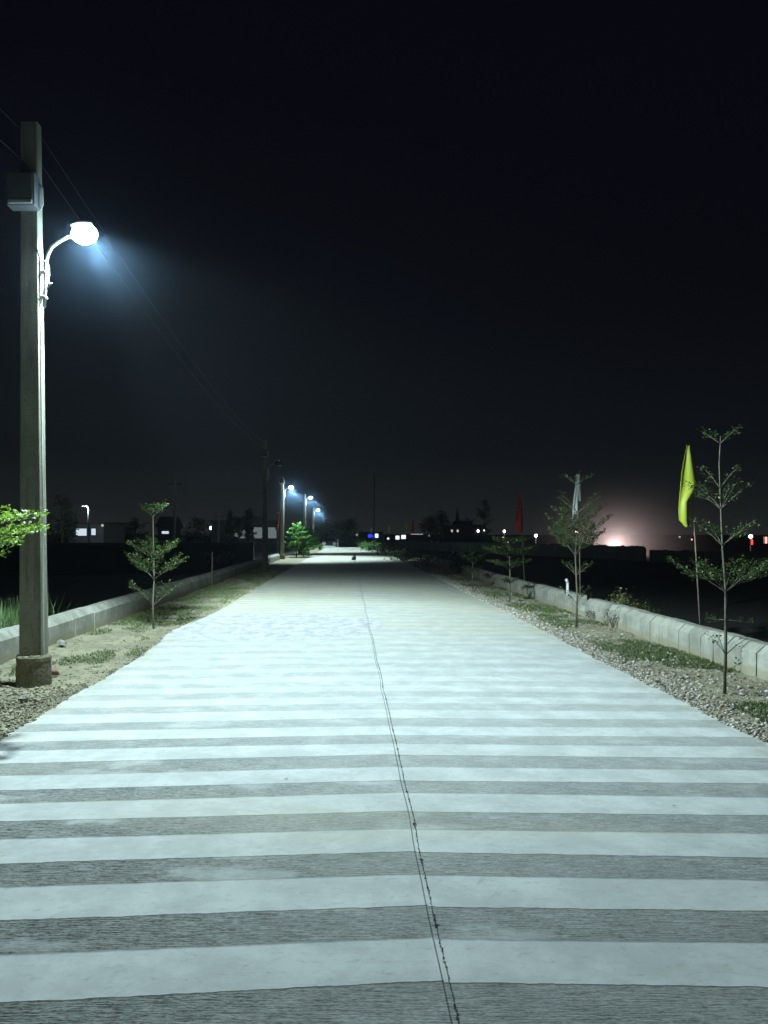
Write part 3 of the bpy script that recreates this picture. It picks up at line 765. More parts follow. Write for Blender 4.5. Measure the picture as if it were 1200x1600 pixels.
def tier(pos, dirs, wood, origin, half, rise, nb, dens, r0=0.008, flat=1.0, azis=None):
    """one storey of the tiered sapling: branches rise at an angle and flatten, twigs fan out flat and carry leaves"""
    a0 = random.uniform(0, 6.28)
    for b in range(nb):
        az = (azis[b] if azis else a0 + 2 * math.pi * b / nb + random.uniform(-.3, .3))
        L = half * random.uniform(.80, 1.06); rz = rise * random.uniform(.8, 1.1)
        pth = []
        bend = random.uniform(-.22, .22)
        for k in range(8):
            t = k / 7
            aa = az + bend * t
            pth.append(Vector((origin[0] + math.cos(aa) * L * t, origin[1] + math.sin(aa) * L * t, origin[2] + rz * (1.25 * t - 0.25 * t * t))))
        wood.tube(pth, [r0 * (1 - .8 * k / 7) for k in range(8)], 5, False)
        nt = max(4, int(1.55 * dens * L / 0.05))
        for j in range(nt):
            t = 0.22 + 0.78 * (j + random.random()) / nt
            i = min(6, int(t * 7)); p = pth[i].lerp(pth[i + 1], t * 7 - i)
            sgn = 1 if j % 2 else -1
            ta = az + bend * t + sgn * random.uniform(.5, 1.05)
            tl = L * (0.42 * (1 - t) + 0.13) * random.uniform(.6, 1.2)
            q = p + Vector((math.cos(ta) * tl, math.sin(ta) * tl, tl * random.uniform(.10, .42)))
            wood.tube([p, q], [r0 * .3, r0 * .15], 3, False)
            nl = max(4, int(1.5 * dens * tl / 0.010))
            for _ in range(nl):
                u = random.random() ** .8
                c = p.lerp(q, u)
                pos.append((c.x + random.gauss(0, .014), c.y + random.gauss(0, .014), c.z + random.gauss(0.012, .016)))
                la = ta + random.gauss(0, 1.1)
                dirs.append((math.cos(la), math.sin(la), random.uniform(.0, 1.1)))
        for _ in range(int(dens * 5)):
            c = pth[-1]; pos.append((c.x + random.gauss(0, .014), c.y + random.gauss(0, .014), c.z + random.gauss(0, .012)))
            la = az + random.gauss(0, .9); dirs.append((math.cos(la), math.sin(la), random.uniform(0, .9)))

def sapling(loc, stem, tiers, label, leaf=0.028, lm='leaf', r=0.016, group=None, name='sapling', extra=None):
    rt = empty(name, loc); tag(rt, label, 'sapling', group)
    pos = []; dirs = []; wood = MB()
    sx = lambda z: np.interp(z, [s_[1] for s_ in stem], [s_[0] for s_ in stem])
    n = len(stem)
    wood.tube([(x, 0, z) for x, z in stem], [r * (1 - .72 * i / (n - 1)) for i in range(n)], 8)
    for tr in tiers:
        z, half, rise, nb, dens = tr[:5]
        tier(pos, dirs, wood, (float(sx(z)), 0, z), half, rise, nb, dens, r0=r * .30, azis=tr[5] if len(tr) > 5 else None)
    wood.build('trunk', M['bark'], rt, smooth=True)
    leaf_mesh('crown', np.array(pos), np.array(dirs), leaf, M[lm], rt)
    return rt

def by_photo(base_px, base_row, stem_px, tier_px, label, **kw):
    """plant a sapling where its foot stands in the photo; pixel measures become metres at that depth"""
    Y = H_EYE * FPX / (base_row - VY); k = Y / FPX
    X = (base_px - VX) * k
    stem = [((px - base_px) * k, (base_row - row) * k) for px, row in stem_px]
    tiers = [((base_row - t[0]) * k, t[1] * k, t[2] * k) + tuple(t[3:]) for t in tier_px]
    return sapling((X, Y, -0.02), [(stem[0][0], -0.05)] + stem[1:], tiers, label, **kw)

G = 'tiered saplings along the road'
by_photo(240, 980, [(240, 980), (239, 940), (241, 900), (240, 860), (239, 800), (239, 790)],
         [(806, 26, 20, 6, 1.2), (874, 46, 36, 6, .95), (904, 52, 42, 7, .9), (945, 46, 36, 5, 0.7), (800, 12, 14, 4, 1.0)],
         'tiered young tree alone on the left verge beyond the nearest lamp post', group=G)
by_photo(1132, 1080, [(1132, 1080), (1134, 1000), (1134, 920), (1129, 850), (1126, 780), (1124, 720), (1126, 678)],
         [(922, 84, 52, 7, .8), (850, 52, 40, 6, .7), (793, 48, 46, 6, .7), (690, 40, 20, 4, .6), (760, 42, 34, 4, .35),
          (1020, 38, 32, 3, .35), (965, 45, -4, 3, .3), (1050, 24, 22, 2, .3)],
         'tall tiered young tree at the right beside the yellow flag', group=G, r=0.016, leaf=0.028)
by_photo(900, 980, [(900, 980), (902, 930), (899, 865), (903, 800), (901, 745)],
         [(866, 44, 42, 7, .9), (846, 50, 40, 6, .85), (822, 42, 34, 6, .75), (800, 40, 32, 4, .45, (2.4, 3.4, .5, -.4)), (756, 26, 16, 5, .45), (898, 24, 20, 4, .8), (942, 26, 26, 3, .7)],
         'bushy young tree on the right verge in front of the white flag', group=G, leaf=0.032, r=0.019)
by_photo(796, 940, [(796, 940), (797, 900), (796, 868), (797, 842)],
         [(870, 44, 16, 6, 1.0), (888, 34, 14, 5, .9), (852, 36, 14, 5, .8), (912, 12, 8, 5, 1.2)],
         'small tiered young tree on the right verge below the red flag', group=G, leaf=0.042, r=0.022)
by_photo(738, 918, [(738, 918), (739, 890), (738, 850)], [(880, 26, 16, 5, .8), (865, 24, 14, 5, .8), (895, 18, 10, 4, .7)],
         'dim small young tree on the right verge left of the red flag', group=G, leaf=0.05, lm='leafdark', r=0.022)
# overhanging twigs at the left border belong to a young tree standing just outside the picture
sapling((-3.40, 6.2, -0.02), [(0, -.05), (0.01, .6), (0, 1.2), (0.01, 1.9), (0, 2.3)],
        [(1.45, 0.84, 0.15, 3, .72, (0.06, 0.55, 3.0)), (1.56, 0.80, 0.15, 3, .62, (-.10, 0.4, 2.0)), (1.38, 0.66, 0.12, 3, .75, (-.30, 0.2, .8)), (1.30, 0.52, 0.10, 2, .75, (-.1, .4)), (2.0, .28, .12, 3, .5, (2.2, 3.1, 4.0))],
        'bright yellow green leafy twigs reaching in at the left edge before the nearest post', leaf=0.034, lm='leafbright', group=G)
# saplings in the light of the far lamps
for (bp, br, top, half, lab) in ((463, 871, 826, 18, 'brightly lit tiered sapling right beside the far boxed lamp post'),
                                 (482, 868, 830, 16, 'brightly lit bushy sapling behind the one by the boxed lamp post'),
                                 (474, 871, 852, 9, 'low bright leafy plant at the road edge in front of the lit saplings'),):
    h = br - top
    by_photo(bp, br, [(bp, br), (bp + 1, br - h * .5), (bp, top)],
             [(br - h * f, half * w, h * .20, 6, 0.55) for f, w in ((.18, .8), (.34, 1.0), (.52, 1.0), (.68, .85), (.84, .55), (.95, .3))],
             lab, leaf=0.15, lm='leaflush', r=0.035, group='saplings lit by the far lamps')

def shrub(loc, w, h, n, label, lm, leaf, stems=9, cat='shrub', group=None, name='shrub'):
    rt = empty(name, loc); tag(rt, label, cat, group)
    wood = MB(); pos = []; dirs = []
    for s_ in range(stems):
        a = random.uniform(0, 6.28); q = random.random() ** .6
        tip = Vector((math.cos(a) * w * q, math.sin(a) * w * q, h * random.uniform(.6, 1.05) * (1 - .35 * q)))
        m = tip * 0.5 + Vector((0, 0, h * .12))
        pth = [Vector((0, 0, -.1)), m * .6, m, tip]
        wood.tube(pth, [h * .012, h * .01, h * .007, h * .003], 4, False)
        for _ in range(n // stems):
            t = .3 + .7 * random.random(); c = (pth[1].lerp(m, t * 2 - .3) if t < .6 else m.lerp(tip, (t - .6) / .4))
            sp = w * .16
            pos.append((c.x + random.gauss(0, sp), c.y + random.gauss(0, sp), c.z + random.gauss(0, sp * .8)))
            la = random.uniform(0, 6.28); dirs.append((math.cos(la), math.sin(la), random.uniform(-.3, 1)))
    wood.build('stem', M['drybark'], rt)
    leaf_mesh('foliage', np.array(pos), np.array(dirs), leaf, M[lm], rt, .28)
    return rt
shrub((5.0, 14.0, -0.15), .42, .72, 1500, 'dry olive shrub behind the right kerb beside the second sapling', 'leafdry', .045)
shrub((5.55, 14.6, -0.25), .40, .60, 700, 'low dark green shrub right of the dry olive shrub behind the kerb', 'leaf', .045)
shrub((4.95, 16.8, -0.15), .25, .42, 400, 'small dim shrub behind the kerb left of the white pipe', 'leaf', .045)
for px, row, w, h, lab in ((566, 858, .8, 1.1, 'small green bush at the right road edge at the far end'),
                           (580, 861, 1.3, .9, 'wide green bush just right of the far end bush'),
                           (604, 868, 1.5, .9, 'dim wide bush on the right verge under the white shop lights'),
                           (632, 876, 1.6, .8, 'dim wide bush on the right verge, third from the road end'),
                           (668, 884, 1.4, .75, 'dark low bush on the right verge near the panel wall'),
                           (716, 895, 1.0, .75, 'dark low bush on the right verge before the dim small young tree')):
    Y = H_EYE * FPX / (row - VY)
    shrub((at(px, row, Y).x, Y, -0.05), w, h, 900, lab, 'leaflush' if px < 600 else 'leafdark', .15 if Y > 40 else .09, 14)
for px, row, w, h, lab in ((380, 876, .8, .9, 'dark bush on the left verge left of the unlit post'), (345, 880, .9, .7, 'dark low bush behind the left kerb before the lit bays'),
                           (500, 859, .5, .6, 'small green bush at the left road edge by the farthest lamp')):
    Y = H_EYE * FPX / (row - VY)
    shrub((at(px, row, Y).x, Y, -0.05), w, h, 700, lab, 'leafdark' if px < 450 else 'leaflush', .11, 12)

def twig_plant(loc, h, label, rx=0.0):
    rt = empty('dead_plant', loc); tag(rt, label, 'dead plant')
    b = MB()
    for k in range(9):
        a = random.uniform(0, 6.28); L = h * random.uniform(.5, 1)
        p0 = Vector((0, 0, -.03)); p1 = Vector((math.cos(a) * L * .2, math.sin(a) * L * .2, L * .5)); p2 = p1 + Vector((math.cos(a + .5) * L * .25, math.sin(a + .5) * L * .25, L * .35))
        b.tube([p0, p1, p2], [.006, .004, .002], 4, False)
        for _ in range(3):
            q = p1.lerp(p2, random.random()); b.tube([q, q + Vector((random.gauss(0, .06), random.gauss(0, .06), random.uniform(0, .08)))], [.0025, .001], 3, False)
    b.build('twig', M['drybark'], rt)
    ps = np.array([(random.gauss(0, h * .25), random.gauss(0, h * .25), random.uniform(.2, .9) * h) for _ in range(60)])
    leaf_mesh('foliage', ps, rng.normal(0, 1, (60, 3)), .03, M['drybark'], rt)
    return rt
twig_plant((4.38, 12.75, -0.02), .34, 'dead twiggy plant against the kerb at the dark open joint')
twig_plant((4.36, 18.55, -0.02), .55, 'taller dead plant at the end of a kerb piece on the right')
twig_plant((4.36, 13.9, -0.02), .20, 'tiny dry weed at the kerb between the sapling and open joint')

# ------------------------------------------------------------------ rocks, brick, leaf on the road, pipes
def rock(loc, r, label, mat='rock', name='rock', cat='rock'):
    b = MB().blob((0, 0, 0), r, 8, 5, .26)
    o = b.build(name, M[mat]); o.location = loc; o.rotation_euler = (0, 0, random.uniform(0, 3))
    return tag(o, label, cat)
rock(at(97, 1006, 10.7) + Vector((0, 0, .01)), (.075, .06, .05), 'pale rock beside the left kerb right of the nearest post')
rock((-3.33, 6.55, .0), (.12, .08, .06), 'pale rubble rock in front of the nearest post foot')
rock((-3.05, 7.2, .0), (.05, .05, .04), 'small pale stone right of the post foot')
rock((4.1, 6.9, 0), (.05, .05, .035), 'grey stone on the gravel near the right picture edge')
bk = MB().box((0, 0, 0), (.12, .07, .05), .4, .86).build('brick', M['brick'], bevel=.008); bk.location = at(83, 1053, 8.45) + Vector((0, 0, .015)); bk.rotation_euler = (.1, .15, .2)
tag(bk, 'broken red brick piece right of the nearest post foot', 'brick')
lump = MB().blob((0, 0, .10), (.15, .13, .15), 10, 7, .12).blob((.03, 0, .27), (.08, .07, .08), 8, 6, .12)
lo = lump.build('rock', M['iron']); lo.location = at(553, 875, 45.3); lo.location.z = 0.0
tag(lo, 'dark lump sitting in the middle of the lit road far ahead', 'rock')
for (px, row, mt, lab) in ((577, 1155, 'leaflush', 'tiny green leaf lying on the road left of the joint'), (447, 1218, 'drybark', 'tiny dark leaf lying on the left half of the road'),
                           (1053, 1261, 'drybark', 'tiny dark leaf lying on the right half of the road')):
    Y = H_EYE * FPX / (row - VY)
    o = MB().add([(-.016, 0, 0), (-.002, -.006, .002), (.018, .003, .001), (.003, .006, .002), (0, 0, .001)], [(0, 1, 4), (1, 2, 4), (2, 3, 4), (3, 0, 4)]).build('fallen_leaf', M[mt])
    o.location = at(px, row, Y); o.location.z = .006; o.rotation_euler = (0, 0, random.uniform(-.6, .6)); tag(o, lab, 'leaf')
pp = MB().tube([(0, 0, -.2), (0, 0, .26)], .028, 10).tube([(0, 0, .26), (-.035, 0, .335)], .03, 10)
po = pp.build('pipe', M['pvc'], smooth=True); po.location = (at(892, 920, 15.6).x + .02, 15.9, .28); tag(po, 'short white plastic pipe standing behind the right kerb', 'pipe')
st = MB().tube([(0, 0, -.2), (.01, 0, 1.0)], .018, 7).build('stake', M['bamboo']); st.location = at(331, 915, 23.5); st.location.z = 0; tag(st, 'thin stake standing in the dark left verge beyond the sapling', 'stake')
st = MB().tube([(0, 0, -.2), (.0, 0, 1.1)], .04, 7).box((0, 0, 1.08), (.12, .12, .06)).build('post', M['galv']); st.location = at(528, 853, 90); st.location.z = -.2; tag(st, 'thin pale post at the road end right of the car', 'post')

# ------------------------------------------------------------------ flags
def flag(base, top, cloth, mat, label, rpole=0.014, strips=None, group='flags on bamboo poles'):
    """cloth: rows of (t, left, right, fold) measured from the pole top; hangs in folds"""
    base = Vector(base); top = Vector(top)
    rt = empty('flag', base); tag(rt, label, 'flag', group)
    d = top - base
    MB().tube([Vector((0, 0, -.3)), d * .5 + Vector((.01, 0, 0)), d], [rpole, rpole * .85, rpole * .6], 7).build('pole', M['bamboo'], rt, smooth=True)
    for nm, rows in (cloth if isinstance(cloth, dict) else {'cloth': cloth}).items():
        vs = []; n = 15
        ks = np.linspace(0, 1, 25); T = np.array(rows, dtype=float); u = np.linspace(0, 1, len(T))
        for k in ks:
            z, l, r_, a = [np.interp(k, u, T[:, i]) for i in range(4)]
            for i in range(n):
                s_ = i / (n - 1)
                vs.append((d.x + l + (r_ - l) * s_, d.y + a * math.sin(s_ * 5.2 + k * 1.7) - .02, d.z + z - .02 * math.sin(s_ * 3.1)))
        fs = [(j * n + i, j * n + i + 1, (j + 1) * n + i + 1, (j + 1) * n + i) for j in range(24) for i in range(n - 1)]
        o = MB().add(vs, fs).build('cloth', M[mat], rt, smooth=True)
        so = o.modifiers.new('thick', 'SOLIDIFY'); so.thickness = .004
    return rt
k = 10.4 / FPX
flag(at(1097, 990, 10.4), at(1073, 695, 10.4),
     [(0, -1 * k, 3 * k, .002), (-16 * k, -4 * k, 5 * k, .015), (-45 * k, -9 * k, 10 * k, .022), (-62 * k, -10 * k, 14 * k, .026), (-73 * k, -11 * k, 11 * k, .026),
      (-88 * k, -12 * k, 1 * k, .022), (-102 * k, -13 * k, 2 * k, .022), (-118 * k, -12 * k, 3 * k, .02), (-127 * k, -4 * k, 2 * k, .015)],
     'yellow', 'limp bright yellow flag on a bamboo pole behind the right kerb', .012)
k = 16.0 / FPX
flag(at(907, 930, 16), at(902, 740, 16),
     {'a': [(0, -2 * k, 3 * k, .01), (-14 * k, -3 * k, 3 * k, .02), (-34 * k, -3 * k, 2 * k, .03), (-62 * k, -5 * k, 0, .03)],
      'b': [(-8 * k, 0, 3 * k, .01), (-24 * k, 2 * k, 4 * k, .01), (-42 * k, 3 * k, 5 * k, .01)],
      'c': [(-20 * k, -4 * k, -2 * k, .01), (-45 * k, -7 * k, -5 * k, .01), (-72 * k, -8 * k, -7 * k, .01)]},
     'white_cloth', 'limp white flag in torn strips above the bushy young tree', .014)
k = 21.6 / FPX
flag(at(820, 905, 21.6), at(811, 766, 21.6), [(0, -1 * k, 1 * k, .01), (-20 * k, -2 * k, 3 * k, .04), (-40 * k, -4 * k, 5 * k, .06), (-58 * k, -6 * k, 6 * k, .06), (-66 * k, -3 * k, 4 * k, .04)],
     'red_cloth', 'tall limp dark red flag behind the right verge against the night sky', .016)
k = 47.0 / FPX
flag(at(434, 868, 47.0), at(435, 801, 47.0), [(0, -1 * k, 1 * k, .02), (-10 * k, -3 * k, 1 * k, .05), (-20 * k, -5 * k, 0, .05), (-27 * k, -5 * k, -3 * k, .03)],
     'red_cloth', 'small bright red flag left of the boxed far lamp post', .02)
for px, row, Y, h, m, lab in ((459, 815, 60, 10, 'orange_cloth', 'tiny orange flag above the lit saplings'), (645, 812, 90, 20, 'red_cloth', 'small dull red flag above the white shop lights'),
                              (608, 820, 100, 12, 'white_cloth', 'tiny pale flag above the left end of the shop lights'), (634, 816, 95, 12, 'yellow', 'tiny dull yellow flag left of the dull red one'),
                              (580, 824, 100, 8, 'white_cloth', 'tiny pale flag above the blue signs')):
    k = Y / FPX
    flag(at(px + 1, 852, Y), at(px, row, Y), [(0, -.5 * k, 1 * k, .02), (-h * .5 * k, -2 * k, 2 * k, .06), (-h * k, -2.5 * k, 1.5 * k, .06)], m, lab, .03)

# ------------------------------------------------------------------ buildings, walls, far lamps
def house(px0, px1, row_top, Y, label, depth=8.0, wallm='darkwall', windows=(), name='house', cat='house', parapet=True, roof='flat'):
    a = at(px0, row_top, Y); b = at(px1, row_top, Y)
    w = b.x - a.x; h = a.z - FIELD_Z
    rt = empty(name, ((a.x + b.x) / 2, Y, FIELD_Z)); tag(rt, label, cat)
    MB().box((0, depth / 2, h / 2), (w, depth, h)).build('wall', M[wallm], rt)
    if roof == 'flat':
        MB().box((0, depth / 2 - .1, h + .09), (w + .5, depth + .7, .18)).build('roof', M['darkwall'], rt)
        if parapet: MB().box((0, depth * .6, h + .45), (w * .55, depth * .5, .54)).build('stair_room', M['darkwall'], rt)
    else:
        MB().add([(-w / 2 - .4, -.4, h), (w / 2 + .4, -.4, h), (w / 2 + .4, depth + .4, h), (-w / 2 - .4, depth + .4, h), (-w / 2 - .4, depth / 2, h + 1.6), (w / 2 + .4, depth / 2, h + 1.6)],
                 [(0, 1, 5, 4), (2, 3, 4, 5), (0, 4, 3), (1, 2, 5), (3, 2, 1, 0)]).build('roof', M['darkwall'], rt)
    ox, oz = rt.location.x, rt.location.z
    for (p0, p1, r0, r1, m) in windows:
        q0, q1 = at(p0, r0, Y), at(p1, r1, Y)
        cx, cz = (q0.x + q1.x) / 2 - ox, (q0.z + q1.z) / 2 - oz; ww, hh = q1.x - q0.x, q0.z - q1.z
        wn_ = MB().box((cx, -.02, cz), (ww, .06, hh)).build('window', M[m], rt)
        fr = MB()
        for sx in (-1, 1): fr.box((cx + sx * (ww / 2 + .04), -.05, cz), (.08, .12, hh + .16))
        for sz in (-1, 1): fr.box((cx, -.05, cz + sz * (hh / 2 + .04)), (ww, .12, .08))
        nb = max(1, int(ww / .9))
        for i in range(1, nb): fr.box((cx - ww / 2 + ww * i / nb, -.06, cz), (.06, .05, hh))
        fr.build('frame', M['darkwall'], wn_)
    return rt
# lit house on the left with its low bank in front
house(106, 162, 818, 75, 'small dark house with two lit windows at the left beyond the field', 7, 'panel', [(119, 136, 826, 837, 'litwin'), (143, 150, 826, 836, 'litwin')], parapet=False)
pw = MB().box((0, 0, .6), (3.2, .25, 1.2)).box((0, 0, 1.22), (3.3, .32, .07)); o = pw.build('wall', M['plaster']); o.location = (at(84, 840, 68).x, 68, FIELD_Z + .2); tag(o, 'short pale wall piece left of the house with lit windows', 'wall')
bw = MB()
bw.box((0, 0, .95), (19, .25, 1.95)).box((0, 0, 1.97), (19.1, .32, .07))
o = bw.build('boundary_wall', M['field']); o.location = (at(125, 848, 42).x, 42, at(125, 848, 42).z - 2.0); tag(o, 'long black low wall across the dark field before the lit house', 'wall')
bd = house(330, 432, 815, 95, 'long low building with three pale glowing wall bays left of the unlit post', 8, 'darkwall',
      [(366, 384, 828, 841, 'bayglow'), (396, 410, 824, 841, 'bayglow'), (419, 432, 824, 841, 'bayglow')], name='long_building', cat='building')  # wall bays made to glow themselves instead of being lit by a lamp
house(246, 268, 824, 110, 'tiny far hut with one bright window behind the left sapling', 6, 'darkwall', [(253, 264, 830, 834, 'litwin')], name='hut', cat='hut', roof='gable')
house(600, 664, 836, 190, 'row of far shops with white lit fronts right of the blue signs', 8, 'darkwall',
      [(605, 608, 840, 843, 'litshop'), (618, 624, 837, 843, 'litshop'), (627, 634, 835, 842, 'litshop'), (642, 661, 834.5, 836, 'litshop')], name='shop_row', cat='shops', parapet=False)
house(560, 598, 832, 185, 'dark far shop with glowing blue front at the road end', 8, 'darkwall',
      [(575, 582, 835, 840, 'bluelight'), (586, 591, 834, 840, 'bluewhite'), (583, 585, 836, 841, 'bluelight')], name='shop', cat='shop', parapet=False)
house(780, 800, 842, 160, 'low far shed with thin white light strip beneath the red flag', 5, 'darkwall', [(786, 796, 846.5, 847.5, 'litshop')], name='shed', cat='shed', parapet=False)

def temple():
    Y = 210.0; k = Y / FPX
    c = at(728, 836, Y)
    rt = empty('temple', (c.x, Y, FIELD_Z)); tag(rt, 'black temple silhouette with pointed spires on the right skyline', 'temple')
    h = at(0, 820, Y).z - FIELD_Z
    MB().box((0, 4, h / 2), (62 * k, 8, h)).build('wall', M['iron'], rt)
    h2 = at(0, 814, Y).z - FIELD_Z
    MB().box((-2 * k, 4, (h + h2) / 2), (26 * k, 7, h2 - h + .02)).build('upper_storey', M['iron'], rt)
    pr = [(1.0, 0), (1.0, .10), (.82, .12), (.78, .25), (.55, .42), (.36, .60), (.22, .78), (.10, .90), (.04, .96), (.02, 1)]
    for cx, base, top, r_ in ((-10, 818, 791, 4.2), (-34, 824, 798, 3.6), (6, 816, 806, 2.6)):
        zb = at(0, base, Y).z - FIELD_Z; hh = (base - top) * k
        MB().lathe([(a * r_ * k, b * hh) for a, b in pr], (cx * k, 4, zb), 14).build('spire', M['iron'], rt)
    bt = MB()
    for i in range(9): bt.box(((-14 + i * 3.4) * k, .4, h2 + .25), (1.6 * k, .3, .5))
    bt.build('battlement', M['iron'], rt)
    for px, m in ((747, 'bulb'), (757, 'bulb'), (706, 'bulbdim'), (715, 'bulbdim')):
        q = at(px, 829.5, Y); wn_ = MB().blob((q.x - c.x, -.15, q.z - FIELD_Z), (.30, .15, .38), 10, 6).build('wall_lamp', M[m], rt)
temple()

def tree(loc, h, w, n, label, leaf=.45, trunk_r=.14, lm='leafdark', base=.3, col_=False, name='tree', group='dark trees on the horizon'):
    rt = empty(name, loc); tag(rt, label, 'tree', group)
    b = MB(); pos = []; dirs = []
    b.tube([(0, 0, -.2), (.05 * h * .2, 0, h * .35), (0, 0.05, h * .7), (0, 0, h * .97)], [trunk_r, trunk_r * .75, trunk_r * .45, trunk_r * .1], 7)
    nc = 7 if col_ else 22
    for i in range(nc * (2 if col_ else 1)):
        t = base + (1 - base) * random.random(); a = random.uniform(0, 6.28)
        prof = (1 - t) ** .6 * 1.0 if col_ else math.sin(math.pi * min(1, max(.12, (t - base) / (1 - base) * .85 + .15))) 
        L = w * prof * random.uniform(.5, 1.05)
        p0 = Vector((0, 0, h * (t - .12))); p1 = Vector((math.cos(a) * L, math.sin(a) * L, h * t))
        b.tube([p0, p0.lerp(p1, .5) + Vector((0, 0, -.02 * h)), p1], [trunk_r * .3, trunk_r * .2, trunk_r * .06], 4, False)
        for _ in range(n // nc):
            u = .35 + .7 * random.random(); c = p0.lerp(p1, u); sp = w * .13
            pos.append((c.x + random.gauss(0, sp), c.y + random.gauss(0, sp), c.z + random.gauss(0, sp * .8)))
            la = random.uniform(0, 6.28); dirs.append((math.cos(la), math.sin(la), random.uniform(-.6, .6)))
    b.build('trunk', M['bark'], rt)
    leaf_mesh('crown', np.array(pos), np.array(dirs), leaf, M[lm], rt)
    return rt
for px, top, Y, w, n, lab, cl_ in (
        (96, 772, 72, 2.2, 1500, 'dark green tree crown just left of the house with lit windows', False),
        (688, 801, 175, 4.2, 1600, 'dark round tree left of the temple on the skyline', False),
        (757, 782, 165, 2.6, 700, 'tall thin crowned tree right of the temple', False),
        (672, 806, 170, 2.8, 1000, 'dark tree at the left end of the skyline trees', False),
        (360, 800, 90, .9, 500, 'slim dark columnar tree leftmost before the lit bays', True),
        (373, 806, 88, .9, 500, 'slim dark columnar tree before the first lit bay', True),
        (389, 794, 86, 1.0, 600, 'tallest slim dark columnar tree before the lit bays', True),
        (520, 812, 150, 5.0, 1400, 'dark tree mass beyond the road end behind the car', False),
        (548, 815, 150, 4.5, 1400, 'dark tree right of the road end beyond the lump', False),
        (212, 812, 115, 2.5, 800, 'dim dark tree behind the left sapling', False),
        (310, 812, 120, 3.0, 900, 'dim dark tree left of the long building', False)):
    q = at(px, top, Y); zb = FIELD_Z
    tree((q.x, Y, zb), q.z - zb, w, n, lab, leaf=.42 if Y > 100 else .26, col_=cl_)

# precast panel wall on the right, section by section
def panel_wall(p, q, top, bay, label, drop=0.0):
    p = Vector(p); q = Vector(q); d = q - p; L = d.length; rz = math.atan2(d.y, d.x)
    rt = empty('boundary_wall', (p.x, p.y, FIELD_Z), rz); tag(rt, label, 'wall')
    nb = int(round(L / bay)); h = top - FIELD_Z; w = L / nb
    out = [(-w / 2 + .006, 0), (w / 2 - .006, 0), (w / 2 - .006, h - .07), (w * .34, h - .01), (0, h), (-w * .34, h - .01), (-w / 2 + .006, h - .07)]
    first = MB().prism(out, -.05, .05).build('panel', M['panel'], rt)
    for i in range(nb):
        o = first if i == 0 else first.copy()
        if i: col.objects.link(o)
        o.location = ((i + .5) * w, random.uniform(-.01, .01), random.uniform(-.11, .03)); o.rotation_euler = (0, random.uniform(-.01, .01), 0)
    MB().box((L / 2, .10, h / 2 - .1), (L, .06, h - .2)).build('backing', M['panel'], rt)
    return rt
panel_wall((7.2, 112, 0), (11.5, 95, 0), .60, .55, 'far stretch of precast panel wall right of the road end')
panel_wall((11.55, 94.8, 0), (17.5, 78, 0), .60, .55, 'middle stretch of precast panel wall below the temple and red flag')
panel_wall((17.55, 77.8, 0), (24.1, 62.5, 0), .62, .55, 'dark panel wall stretch with white glow rising behind it')
panel_wall((24.3, 62.0, 0), (31.5, 52, 0), .28, .55, 'lower dark panel wall stretch at the right below the yellow flag')

# far lamps and lights on masts
def far_lamp(px, row, Y, r, mat, label, mast=True, power=0.0, colr=(.85, .96, 1), strip=False):
    q = at(px, row, Y)
    rt = empty('floodlight', (q.x, Y, FIELD_Z)); tag(rt, label, 'lamp', 'far lights along the skyline')
    h = q.z - FIELD_Z
    if mast:
        MB().tube([(0, .1, 0), (0, .1, h + r * .6)], [.09, .06], 7).build('mast', M['iron'], rt)
    hd = MB().box((0, .14 + r * .5, h), (r * 2.1, r * .7, r * 1.7 * (3 if strip else 1))).build('lamp_head', M['iron'], rt)
    if strip: MB().box((0, 0, h), (r * 1.4, .12, r * 5)).build('lens', M[mat], hd)
    else: MB().blob((0, 0, h), (r, r * .5 + .05, r), 14, 9).build('lens', M[mat], hd, smooth=True)
    if power:
        L = bpy.data.lights.new('far_light', 'POINT'); L.energy = power; L.color = colr; L.shadow_soft_size = .15
        o = bpy.data.objects.new('far_light', L); col.objects.link(o); o.parent = rt; o.location = (0, -r - .3, h)
    return rt
far_lamp(788, 830, 150, .24, 'bulb', 'white light on a mast left of the dark red flag', power=250)
far_lamp(786, 840, 148, .16, 'pinklight', 'small pinkish light just below the white masted light', mast=False)
far_lamp(808, 844, 140, .18, 'bulbdim', 'tiny dim light at the foot of the red flag')
far_lamp(837.5, 837, 120, .24, 'bulb', 'brightest white light between the red flag and the bushy tree', power=300)
far_lamp(901, 831, 130, .2, 'bulb', 'white light seen through the bushy young tree')
far_lamp(1062, 839, 110, .13, 'bulbdim', 'tiny pale light left of the yellow flag pole')
far_lamp(1081, 843, 110, .12, 'pinklight', 'tiny reddish light close to the yellow flag pole')
far_lamp(1173, 838, 90, .22, 'bulb', 'white light at the right edge behind the tall young tree', power=220, colr=(1, .85, .8))
far_lamp(1175, 847, 89, .12, 'redlight', 'upright red light strip under the white light at the right edge', strip=True, mast=False)
far_lamp(1197, 844, 89, .15, 'pinklight', 'upright bright red and white strip at the right picture border', strip=True, power=90, colr=(1, .15, .1), mast=False)
far_lamp(330, 825, 100, .22, 'bulb', 'small white light on the far left beside the long building')
far_lamp(160, 821, 73, .12, 'bulbdim', 'dim lamp on the right corner of the house with lit windows', mast=False)
far_lamp(182, 822, 95, .10, 'bulbdim', 'tiny dim light in the dark right of the lit house')
far_lamp(671, 837, 185, .22, 'bulbdim', 'tiny dim light at the right end of the shop row')
far_lamp(558, 836, 180, .28, 'bulbdim', 'dim light at the road end left of the blue shop')

